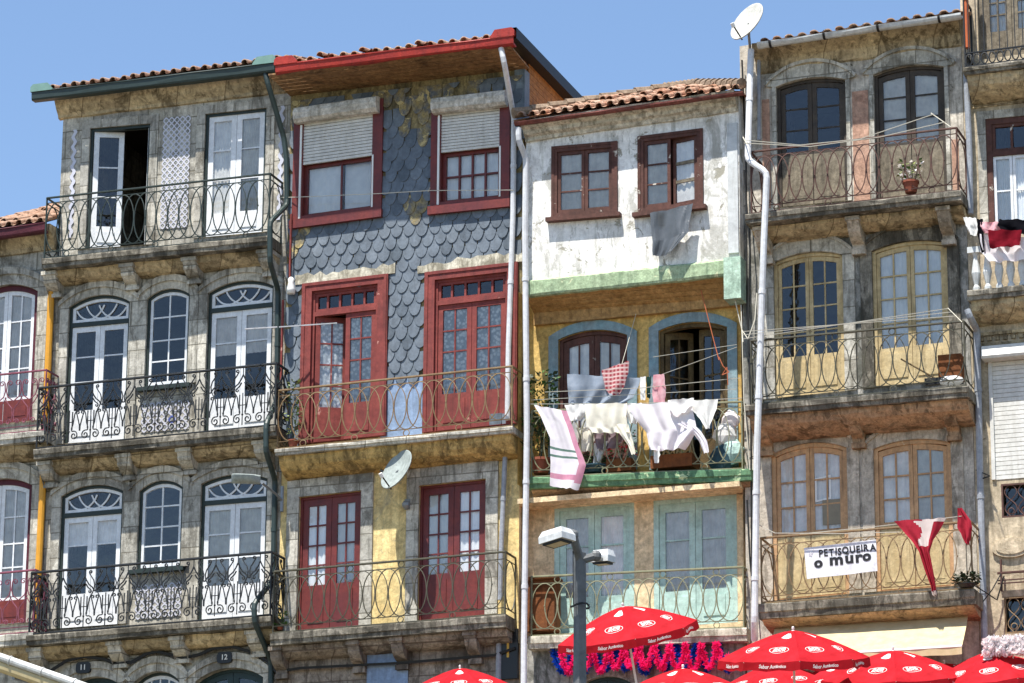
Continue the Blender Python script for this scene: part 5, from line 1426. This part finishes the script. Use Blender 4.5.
garment('sleeve', 'twisted white sleeve hanging by the cream blouse', 'garment', [((613, 424), (628, 424)), ((620, 434), (631, 434)), ((628, 445), (634, 444)), ((632, 455), (636, 453))], .39, M['c_cream'], fold=.02, seed=4, ff=1)
garment('sheet', 'blue grey sheet sagging in front of the left brown window', 'sheet', [((567, 374), (640, 378)), ((567.5, 386), (640, 386)), ((568, 396), (634, 398)), ((569, 404), (624, 404))], .12, M['c_grey'], fold=.05, seed=5, ff=3.4, nx=28)
garment('checked_cloth', 'red and pink checked cloth hung from the rope above the sheet', 'cloth', [((602, 370), (629, 361)), ((603, 378), (628, 372)), ((605, 388), (624, 386)), ((610, 396), (618, 395))], .18, M['c_check'], fold=.03, seed=6, ff=1.2)
garment('sock', 'narrow white sock hanging left of the pink printed shorts', 'sock', [((640, 377), (646, 376.5)), ((640, 388), (646, 388)), ((641, 400), (645.5, 400))], .2, M['c_white'], fold=.015, seed=7, ff=1, nx=5)
garment('sock', 'narrow dark green sock hanging beside the white one', 'sock', [((646.6, 377), (651.5, 376)), ((646.8, 387), (651, 387)), ((647, 398), (650.5, 398))], .2, M['c_green'], fold=.015, seed=8, ff=1, nx=5)
garment('shorts', 'pink printed shorts hanging in front of the open window', 'shorts', [((653.5, 375), (664, 374)), ((653, 384), (665, 384)), ((652.5, 394), (665.5, 393)), ((654, 403), (665, 402))], .22, M['c_pinkprint'], fold=.02, seed=9, ff=1.4, nx=8)
garment('shirt', 'large pale lilac shirt spread across the middle of the rail', 'shirt', [((627, 405), (690, 401)), ((634, 418), (694, 416)), ((646, 432), (697, 430)), ((648, 444), (690, 442)), ((652, 451), (684, 449))], .40, M['c_lilac'], fold=.06, seed=10, ff=2.6, nx=30, ny=18)
garment('sleeve', 'pale lilac sleeve slanting down toward the right railing post', 'garment', [((676, 424), (690, 421)), ((690, 430), (700, 430)), ((699, 441), (707, 441)), ((704, 454), (709, 452))], .43, M['c_lilac'], fold=.02, seed=11, ff=1)
garment('sleeve', 'short white sleeve hanging straight below the lilac shirt', 'garment', [((654, 446), (660, 446)), ((654, 455), (660, 455)), ((654.5, 463), (659, 463))], .38, M['c_white'], fold=.015, seed=12, ff=1, nx=5)
garment('pillowcase', 'small white pillowcase pegged at the right end of the line', 'pillowcase', [((691, 401), (718, 399)), ((692, 410), (717, 409)), ((701, 420), (713, 419)), ((706, 429), (710, 428))], .36, M['c_white'], fold=.03, seed=13, ff=2)
garment('trousers', 'dark teal garment hanging behind the right of the lilac shirt', 'trousers', [((695, 413), (702, 412)), ((694, 425), (703, 424)), ((694, 440), (702, 439))], .30, M['c_teal'], fold=.02, seed=14, ff=1, nx=6)
garment('cloth', 'dull mauve cloth lying behind the railing bars under the cream blouse', 'cloth', [((594, 430), (626, 428)), ((595, 440), (622, 440)), ((598, 450), (616, 448))], .16, mat_cloth('mauve_cloth', '8f7f86', '7c6c74'), fold=.04, seed=15, ff=2)
garment('rag', 'pale rag hanging on the inner railing bars left of centre', 'rag', [((576, 428), (594, 427)), ((579, 440), (594, 440)), ((580, 452), (591, 451))], .15, M['c_cream'], fold=.03, seed=16, ff=2)
garment('rag', 'striped white rag drooping by the red flowers behind the bars', 'rag', [((594, 443), (608, 441)), ((594, 454), (605, 452)), ((594, 465), (601, 463))], .15, M['c_white'], fold=.03, seed=17, ff=2)
wires('hanging_rope', 'thin rope slanting from the soffit to the checked cloth', 'rope', [[(636, 314, -.2), (622, 364, .18)]], M['rope'], .006)
wires('hanging_rope', 'orange rope dropping from the soffit to a knot by the right window', 'rope', [[(701, 290, .1), (715, 345, .2), (719, 360, .24)], [(719, 357, .24), (723, 366, .25), (729, 372, .25), (722, 375, .25), (727, 367, .25), (728, 385, .25)]], M['rope_red'], .008)
wires('clothesline', 'double line running from the yellow balcony to the open right window', 'clothesline', [[(653, 357, .0), (737, 344.5, .1)], [(663, 374, .1), (737, 347, .2)]], M['rope'], .006)
# plants and pots on the balconies
def pot(name, label, px, py, d, r, h, mat, leaves, lr, ls, lm, cat='pot plant', lh=None, group=None, square=False):
    u, z = G(px, py, d); t = thing(name, label, cat, u, d, z, group)
    m = MB()
    if square: m.box(u - r, u + r, d - r * .6, d + r * .6, z, z + h)
    else: m.lathe((u, d, z), [(0, 0), (r * .72, 0), (r, h * .82), (r * 1.1, h * .82), (r * 1.1, h), (r * .9, h), (r * .85, h * .85), (0, h * .85)], 14)
    m.part('pot', mat, t)
    if leaves:
        m = MB(); plant(m, (u, d, z + h + (lh or lr) * .45), lr, leaves, lh, ls, mats=tuple(range(len(lm)))); m.part('foliage', lm, t)
        m = MB()
        for k in range(4): m.tube([(u, d, z + h * .8), (u + random.uniform(-.5, .5) * lr, d + random.uniform(-.3, .3) * lr, z + h + (lh or lr) * .8)], .008, 4)
        m.part('stem', M['leaf_dark'], t)
L2 = [M['leaf'], M['leaf_dark']]
pot('pot_plant', 'tall leafy pot plant at the left end of the yellow balcony', 541, 474, .02, .17, .26, M['terracotta'], 420, .30, .075, L2, lh=1.05)
pot('flower_box', 'brown flower box with red flowers behind the railing bars', 621, 473, .0, .22, .22, M['crate_brown'], 130, .24, .055, [M['leaf'], M['c_red']], cat='flower box', lh=.35, square=True)
pot('flower_box', 'long brown planter under the lilac shirt', 675, 470, .0, .36, .22, M['crate_brown'], 60, .25, .05, L2, cat='flower box', lh=.15, square=True)
pot('pot_plant', 'dark low pot plant at the foot of the striped towel', 595, 474, -.02, .25, .12, M['c_teal'], 160, .3, .05, L2, lh=.15)
pot('pot_plant', 'small flower pot with pale leaves on the rusty top balcony', 911, 193, .56, .13, .20, M['terracotta'], 130, .19, .06, [M['leaf_pale'], M['leaf'], M['ruffle']], lh=.24)
pot('pot_plant', 'dark bushy plant at the right end of the lowest brown balcony', 967, 588, .70, .14, .06, M['black'], 240, .20, .05, [M['leaf_dark']], lh=.12)
pot('pot_plant', 'trailing pot plant at the left end of the second slate house balcony', 293, 447, .40, .09, .12, M['terracotta'], 160, .14, .05, [M['leaf_pale'], M['leaf']], lh=.75)
pot('pot_plant', 'little weed tuft at the left end of the olive railing', 280, 630, .42, .05, .05, M['terracotta'], 60, .11, .05, [M['leaf']], lh=.18)
# clutter at the right of the yellow balcony
u, z = G(727, 470, .02); t = thing('plastic_bags', 'pile of pale and green plastic bags at the right end of the yellow balcony', 'bags', u, .02, z)
for k, (dx, dz, r, mt) in enumerate(((-.08, .18, .22, 'c_teal'), (.10, .30, .2, 'mint_door'), (-.02, .62, .2, 'c_white'), (.08, .85, .15, 'ruffle'))):
    m = MB(); m.ball((0, 0, 0), 1, 7)
    m.vs = [(u + dx + x * r * (1 + .35 * noise.noise(Vector((x * 2, y * 2, z_ * 2 + k * 5)))), -.02 + y * r * .6, z + dz + z_ * r * (1.1 + .4 * noise.noise(Vector((x * 3, y * 3, z_ * 3 + k))))) for x, y, z_ in m.vs]
    m.part('bag', M[mt], t, smooth=False)
m = MB(); u, z = G(543, 632, .0); m.box(u - .24, u + .24, -.2, .12, z, z + .86); m.box(u - .27, u + .27, -.23, .16, z + .86, z + .92); m.solo('storage_box', M['crate_brown'], 'dark brown box standing at the left end of the mint door balcony', 'box')
# grey plastic hanging from the white storey's right window
g = cloth([((651, 214), (693, 203)), ((652, 228), (690, 220)), ((653.5, 242), (689, 233)), ((654, 257), (672, 253))], .42, fold=.055, ff=1.1, seed=21, nx=22, ny=18); g.solo('plastic_sheet', M['bag'], 'crumpled grey plastic sheet hanging from the right window of the white top storey', 'plastic sheet', smooth=False)
# brown house bits
m = MB(); u, z = G(950, 380, .45); m.box(u - .18, u + .20, .25, .5, z, z + .42); m.solo('crate', M['crate_brown'], 'brown wooden crate at the right end of the middle brown balcony', 'crate')
u, z = G(936, 382, .55); m = MB(); A = G(901, 359, .6); B = G(940, 381, .6); m.tube([(A[0], .6, A[1]), (B[0], .6, B[1])], .014, 6); t = m.solo('broom', M['olive_wood'], 'broom leaning sideways on the middle brown balcony', 'broom')
m = MB(); m.box(B[0] - .25, B[0] + .12, .52, .62, B[1] - .05, B[1] + .06); m.part('broom_head', M['black'], t)
g = MB(); u, z = G(951, 386, .62); g.ball((u, .6, z + .09), .15, 6, (1.4, .6, .6)); g.solo('rag', M['c_white'], 'bundled white rag on the floor beside the brown crate', 'rag')
# banner
BD = .735
bn = [G(804, 548, BD), G(876, 539.5, BD), G(877.5, 571, BD), G(807, 579, BD)]
def bxf(x, d, y): # x 0..1, y 0..1 from the bottom
    p = [bn[3][i] * (1 - x) * (1 - y) + bn[2][i] * x * (1 - y) + bn[0][i] * (1 - x) * y + bn[1][i] * x * y for i in (0, 1)]
    return (p[0], BD + d + .012 * math.sin(x * 9) * (1 - y), p[1])
m = MB(bxf)
rows = [[(i / 16, 0, j / 6) for i in range(17)] for j in range(7)]; m.grid(rows); m.grid([[(x, -.006, y) for x, d, y in r] for r in rows])
bt_ = m.solo('banner', M['banner'], 'white hand painted banner tied to the lowest brown balcony', 'banner')
def btext(body, size, cx, cy, mat, name, sx=1.0, jitter=0.0, off=.012):
    x = cx; meshes = []
    m = MB(bxf); random.seed(3)
    Wb, Hb = bn[1][0] - bn[0][0], bn[0][1] - bn[3][1]
    pos = 0
    for ch in body:
        c_ = bpy.data.curves.new('t', 'FONT'); c_.body = ch; c_.size = size; c_.offset = size * off; c_.resolution_u = 3
        o_ = bpy.data.objects.new('t', c_); COL.objects.link(o_); dg = bpy.context.evaluated_depsgraph_get(); me = bpy.data.meshes.new_from_object(o_.evaluated_get(dg)); bpy.data.objects.remove(o_)
        ws = [v.co.x for v in me.vertices] or [0, size * .3]; wd = max(ws) - min(ws); rot = random.uniform(-jitter, jitter); dy = random.uniform(-jitter, jitter) * size * .5
        cr_, sr_ = math.cos(rot), math.sin(rot)
        ids = []
        for v in me.vertices:
            xx, yy = v.co.x - min(ws), v.co.y; xx, yy = xx * cr_ - yy * sr_, xx * sr_ + yy * cr_
            ids.append(m.v(cx + (pos + xx) * sx / Wb, .006, cy + (yy + dy) / Hb))
        for p in me.polygons: m.f(*[ids[i] for i in p.vertices])
        pos += wd + size * .13
    random.seed(11); m.part(name, mat, bt_); return pos
btext('PETISQUEIRA', .160, .20, .66, M['ink'], 'lettering', .86, .10, .03)
btext('\u00f4mur\u00f4'.replace('\u00f4', 'o')[0], .23, .12, .33, M['ink'], 'lettering', 1.1, 0, .05)
btext('mur', .25, .34, .36, M['ink'], 'lettering', 1.2, .05, .04)
btext('o', .23, .80, .37, M['ink'], 'lettering', 1.1, 0, .05)
0 and btext('RESTAU', .10, .30, .13, M['ink_faint'], 'faint_lettering', 1.1, .05, .0)
btext('*', .16, .06, .62, M['ink_faint'], 'star_mark', 1, 0, .02)
# red and white cloths on the lowest brown balcony
sgroup = 'red cloths on the lowest brown balcony'
garment('scarf', 'red and white scarf knotted on the line with its tail hanging over the awning', 'scarf', [((894, 521), (946, 518)), ((903, 531), (940, 529)), ((912, 541), (933, 540)), ((920, 552), (930, 552)), ((925, 570), (933, 570)), ((932, 588), (936, 587)), ((933.5, 596), (937, 595))], .84, [M['c_red'], M['c_redwhite']], group=sgroup, fold=.06, seed=31, ff=2.2, nx=24, ny=36, matf=lambda q, v: 1 if (.30 + .2 * math.sin(v * 9) < q < .80 and .03 < v < .42) or v > .93 or (q > .55 and v < .05) else 0)
sc2 = garment('scarf', 'short red cloth bunched at the top right railing corner', 'scarf', [((957.5, 508), (962, 508)), ((958, 517), (971, 521)), ((958, 528), (972, 528)), ((962, 536), (970, 540)), ((966, 544), (968, 545))], .82, M['c_red'], group=sgroup, fold=.05, seed=33, ff=1.3)
wires('clothesline', 'sagging white line across the lowest brown balcony windows', 'clothesline', [[(755, 523, .8), (775, 533, .84), (840, 533.5, .84), (900, 532, .84)], [(800, 534, .82), (880, 526, .82), (962, 516, .82)]], M['rope'], .009)
wires('clothesline', 'three parallel lines across the middle brown balcony on slanted rods', 'clothesline', [[(742, 339, .85), (948, 308.5, .85)], [(742, 335, 1.0), (951, 312, 1.0)], [(743, 331.5, 1.15), (955, 316, 1.15)], [(948, 308, .78), (962, 322, 1.25)], [(742, 330, .7), (743, 342, 1.2)]], M['rope'], .007)
wires('clothesline', 'two white lines sagging across the rusty top balcony', 'clothesline', [[(744, 140, .85), (800, 145, .85), (860, 139, .85), (934, 114, .85)], [(744, 143, 1.0), (810, 146.5, 1.0), (880, 137, 1.0), (945, 122, 1.0)], [(931, 113, .78), (951, 127, 1.05)], [(743, 137, .7), (748, 146, 1.1)]], M['rope'], .009)
# awning
aw0 = (G(776, 621, .15), G(969, 611, .15)); aw1 = (G(768, 658, 1.25), G(962, 646, 1.25))
u = (aw0[0][0] + aw0[1][0]) / 2; t = thing('awning', 'cream cloth awning under the lowest brown balcony', 'awning', u, .1, TERR + 2.2)
m = MB(); n = 14
def awp(x, q): 
    a = [aw0[0][i] + (aw0[1][i] - aw0[0][i]) * x for i in (0, 1)]; b_ = [aw1[0][i] + (aw1[1][i] - aw1[0][i]) * x for i in (0, 1)]
    return (a[0] + (b_[0] - a[0]) * q, .15 + 1.10 * q, a[1] + (b_[1] - a[1]) * q - .02 * math.sin(math.pi * q) + .006 * math.sin(x * 25) * q)
m.grid([[awp(x / 30, q / n) for x in range(31)] for q in range(n + 1)]); m.part('canvas', M['awning'], t)
m = MB(); m.grid([[(p[0], p[1] + .012 + .004 * math.sin(k * 1.3), p[2] - dz) for k, p in enumerate([awp(x / 30, 1) for x in range(31)])] for dz in (0, .06, .13)]); m.part('valance', M['awning'], t)
m = MB(); m.tube([awp(0, 1), awp(1, 1)], .022, 6); m.tube([awp(0, 0), awp(1, 0)], .04, 8); m.part('bar', M['white_flat'], t)
# rolled awning at the lower left
P0, P1 = G(-40, 643, 2.2), G(120, 699, 2.2)
u = P0[0]; t = thing('rolled_awning', 'slanting rolled beige awning with a pale metal bar at the lower left corner', 'awning', (P0[0] + P1[0]) / 2, 2.2, P1[1])
m = MB(); m.tube([(P0[0], 2.2, P0[1]), (P1[0], 2.2, P1[1])], .07, 12)
for k in range(5):
    q = .12 + k * .2; c_ = [P0[i] + (P1[i] - P0[i]) * q for i in (0, 1)]; e = .012; m.tube([(c_[0] - e, 2.2, c_[1] + e * .37), (c_[0] + e, 2.2, c_[1] - e * .37)], .083, 12)
m.part('bar', M['pale_gutter'], t)
m = MB(); m.tube([(P0[0], 2.12, P0[1] - .15), (P1[0], 2.12, P1[1] - .15)], .10, 12); m.part('canvas_roll', M['awning'], t)
m = MB()
for px in (-20, 60): a = G(px, 690, 0); m.tube([(a[0], .02, a[1]), (a[0] + .2, 2.12, P0[1] - .35 - (.3 if px > 0 else 0))], .03, 6)
m.part('arm', M['steel'], t)

# ================================================================== tinsel garlands, ruffles
def tinsel(name, label, path, mat, r=.085, n=2600):
    m = MB(); seg = []
    P = [Vector(p) for p in path]; Ls = [(b - a).length for a, b in zip(P, P[1:])]; tot = sum(Ls)
    m.tube(path, .012, 4)
    for k in range(n):
        s_ = random.random() * tot; i = 0
        while i < len(Ls) - 1 and s_ > Ls[i]: s_ -= Ls[i]; i += 1
        c = P[i].lerp(P[i + 1], min(1, s_ / max(Ls[i], 1e-6)))
        v = Vector((random.gauss(0, 1), random.gauss(0, 1), random.gauss(0, 1))).normalized(); w_ = v.orthogonal().normalized() * .013
        a = c + v * r * random.uniform(.55, 1.1); m.f(m.v(*(c - w_)), m.v(*(c + w_)), m.v(*(a + w_ * .6)), m.v(*(a - w_ * .6)))
    return m.solo(name, mat, label, 'garland', 'tinsel garlands under the mint door balcony')
def festoon(x0, x1, n, ytop, depth, d, ph=0.0, jit=.0):
    out = []; random.seed(int(x0))
    for k in range(n):
        xa, xb = x0 + (x1 - x0) * k / n, x0 + (x1 - x0) * (k + 1) / n; dep = depth * random.uniform(.8, 1.15)
        for q in range(10):
            t = q / 10; px = xa + (xb - xa) * (t + .16 * math.sin(t * 6.283)); py = ytop(px) + dep * (1 - (2 * t - 1) ** 4)
            u, z = G(px, py, d + .03 * math.sin(k)); out.append((u, d + .04 * math.sin(q + k), z))
    random.seed(5); return out
yt = lambda px: 648 - (px - 560) * .035
tinsel('garland', 'shocking pink tinsel garland looped beneath the balcony with mint doors', festoon(561, 732, 11, yt, 25, .30), M['fluff_pink'], .072, 5200)
tinsel('garland', 'bright blue tinsel garland looped behind the pink one', festoon(553, 738, 9, yt, 25, .12), M['fluff_blue'], .075, 4600)
m = MB(); random.seed(9)
for k in range(1500):
    px, py = random.uniform(985, 1040), 0; py = 639 - (px - 985) * .06 + random.uniform(0, 17); u, z = G(px, py, 1.4); a = random.uniform(0, 6.28); v = Vector((math.cos(a), random.uniform(-1, 1), math.sin(a))) * .05; w_ = v.orthogonal().normalized() * .022; c = Vector((u, 1.4 + random.uniform(-.1, .1), z)); m.f(m.v(*(c - w_)), m.v(*(c + w_)), m.v(*(c + v + w_)), m.v(*(c + v - w_)))
m.tube([(G(984, 645, 1.4)[0], 1.4, G(984, 645, 1.4)[1]), (G(1042, 642, 1.4)[0], 1.4, G(1042, 642, 1.4)[1])], .02, 5)
m.solo('ruffled_fringe', M['ruffle'], 'white ruffled fringe strung at the lower right edge', 'fringe')
# washing on the white balustrade at the right edge
g5 = 'washing on the white balustrade'
garment('jumper', 'black jumper draped over the white balustrade', 'jumper', [((1000, 219), (1040, 220)), ((998, 226), (1042, 228)), ((1004, 234), (1042, 236))], .66, M['c_black'], group=g5, fold=.05, seed=41, ff=2)
garment('skirt', 'wine red skirt hanging below the black jumper', 'skirt', [((988, 230), (1022, 230)), ((989, 240), (1021, 239)), ((990, 248), (1020, 246))], .74, M['c_wine'], group=g5, fold=.04, seed=42, ff=2)
garment('shirt', 'red and white top pegged left of the black jumper', 'shirt', [((980, 222), (1003, 222)), ((981, 228), (1002, 230)), ((985, 234), (1000, 235))], .64, M['c_pinkprint'], group=g5, fold=.04, seed=43, ff=2)
garment('stocking', 'narrow black stocking at the left end of the balustrade', 'stocking', [((977, 219), (983, 219)), ((978, 236), (984, 236)), ((982, 253), (985, 252))], .62, M['c_black'], group=g5, fold=.03, seed=44, ff=1, nx=6)
garment('cloth', 'white cloth corner folded over the balustrade end', 'cloth', [((963, 217), (976, 218)), ((966, 226), (978, 227)), ((970, 235), (977, 236))], .62, M['c_white'], group=g5, fold=.03, seed=45, ff=1.3)
garment('sheet', 'pale grey sheet hanging behind the balusters', 'sheet', [((980, 234), (1036, 238)), ((981, 252), (1034, 252)), ((990, 262), (1028, 260))], .60, M['c_lilac'], group=g5, fold=.04, seed=46, ff=2.5)

# ================================================================== cables
wires('cable', 'black cable draped over the ground floor arches of the granite house', 'cable', [[(30, 676, .1), (52, 670, .1), (66, 661, .1), (84, 656.5, .1), (104, 659, .1), (118, 664, .12), (132, 662, .12), (146, 654, .1), (157, 651.5, .1), (172, 655, .1), (184, 658, .12), (198, 655, .1), (213, 648.5, .1), (232, 646.5, .1), (252, 652, .1), (268, 661, .1), (277, 672, .1)]], M['cable'], .035)
wires('cable', 'thick black cable slung under the lowest balcony of the slate house', 'cable', [[(276, 672, .1), (300, 668, .12), (350, 665.5, .12), (400, 663, .12), (460, 658, .12), (495, 655, .12), (515, 648, .12)]], M['cable'], .03)
wires('cable', 'pale cable stretched across the shuttered windows of the slate house', 'cable', [[(279, 197.5, .05), (300, 197, .16), (380, 193.5, .16), (430, 190.5, .16), (513, 190, .16)], [(428, 192, .05), (436, 176, .05)]], M['rope'], .008)
wires('cable', 'reddish pipe like cable running down the left corner of the slate house', 'cable', [[(291.5, 214, .14), (290.5, 250, .14), (289.5, 284, .14)], [(283, 300, .12), (281, 380, .12)]], M['red_faded'], .022)
wires('cable', 'loose cable hanging beside the beam end of the white house', 'cable', [[(757, 293, .3), (755, 320, .35), (748, 339, .35), (742, 330, .3), (741, 305, .25)], [(735, 300, .24), (742, 330, .26), (744, 400, .26), (750, 470, .27)]], M['rope'], .010)
wires('cable', 'dark cable bundle tied along the left corner of the brown house', 'cable', [[(742, 60, .1), (746, 160, .1), (747, 300, .12), (751, 420, .12), (752, 600, .12)], [(744, 170, .2), (750, 250, .2), (748, 330, .2), (755, 440, .2)], [(747, 500, .15), (750, 560, .2), (756, 620, .15)]], M['cable'], .016)
wires('cable', 'looped black wires beside the right hand drainpipe', 'cable', [[(965, 580, .3), (985, 592, .3), (997, 600, .2), (1004, 576, .12)], [(978, 608, .2), (992, 590, .2), (1002, 572, .12)], [(976, 470, .1), (990, 476, .2), (978, 480, .1)]], M['cable'], .012)
u, z = G(291, 285, .16); m = MB(); m.lathe((u, .16, z - .16), [(.0, 0), (.075, 0), (.085, .08), (.05, .2), (.06, .26), (.03, .3), (0, .3)], 10); m.solo('insulator', M['white_flat'], 'white bell shaped insulator at the left corner of the slate house', 'insulator', smooth=True)
wires('rod', 'thin white rod sticking out across the left red door head', 'rod', [[(279, 327, .5), (337, 323, .16)], [(245, 329, .9), (277, 327, .4)]], M['white_pipe'], .014)
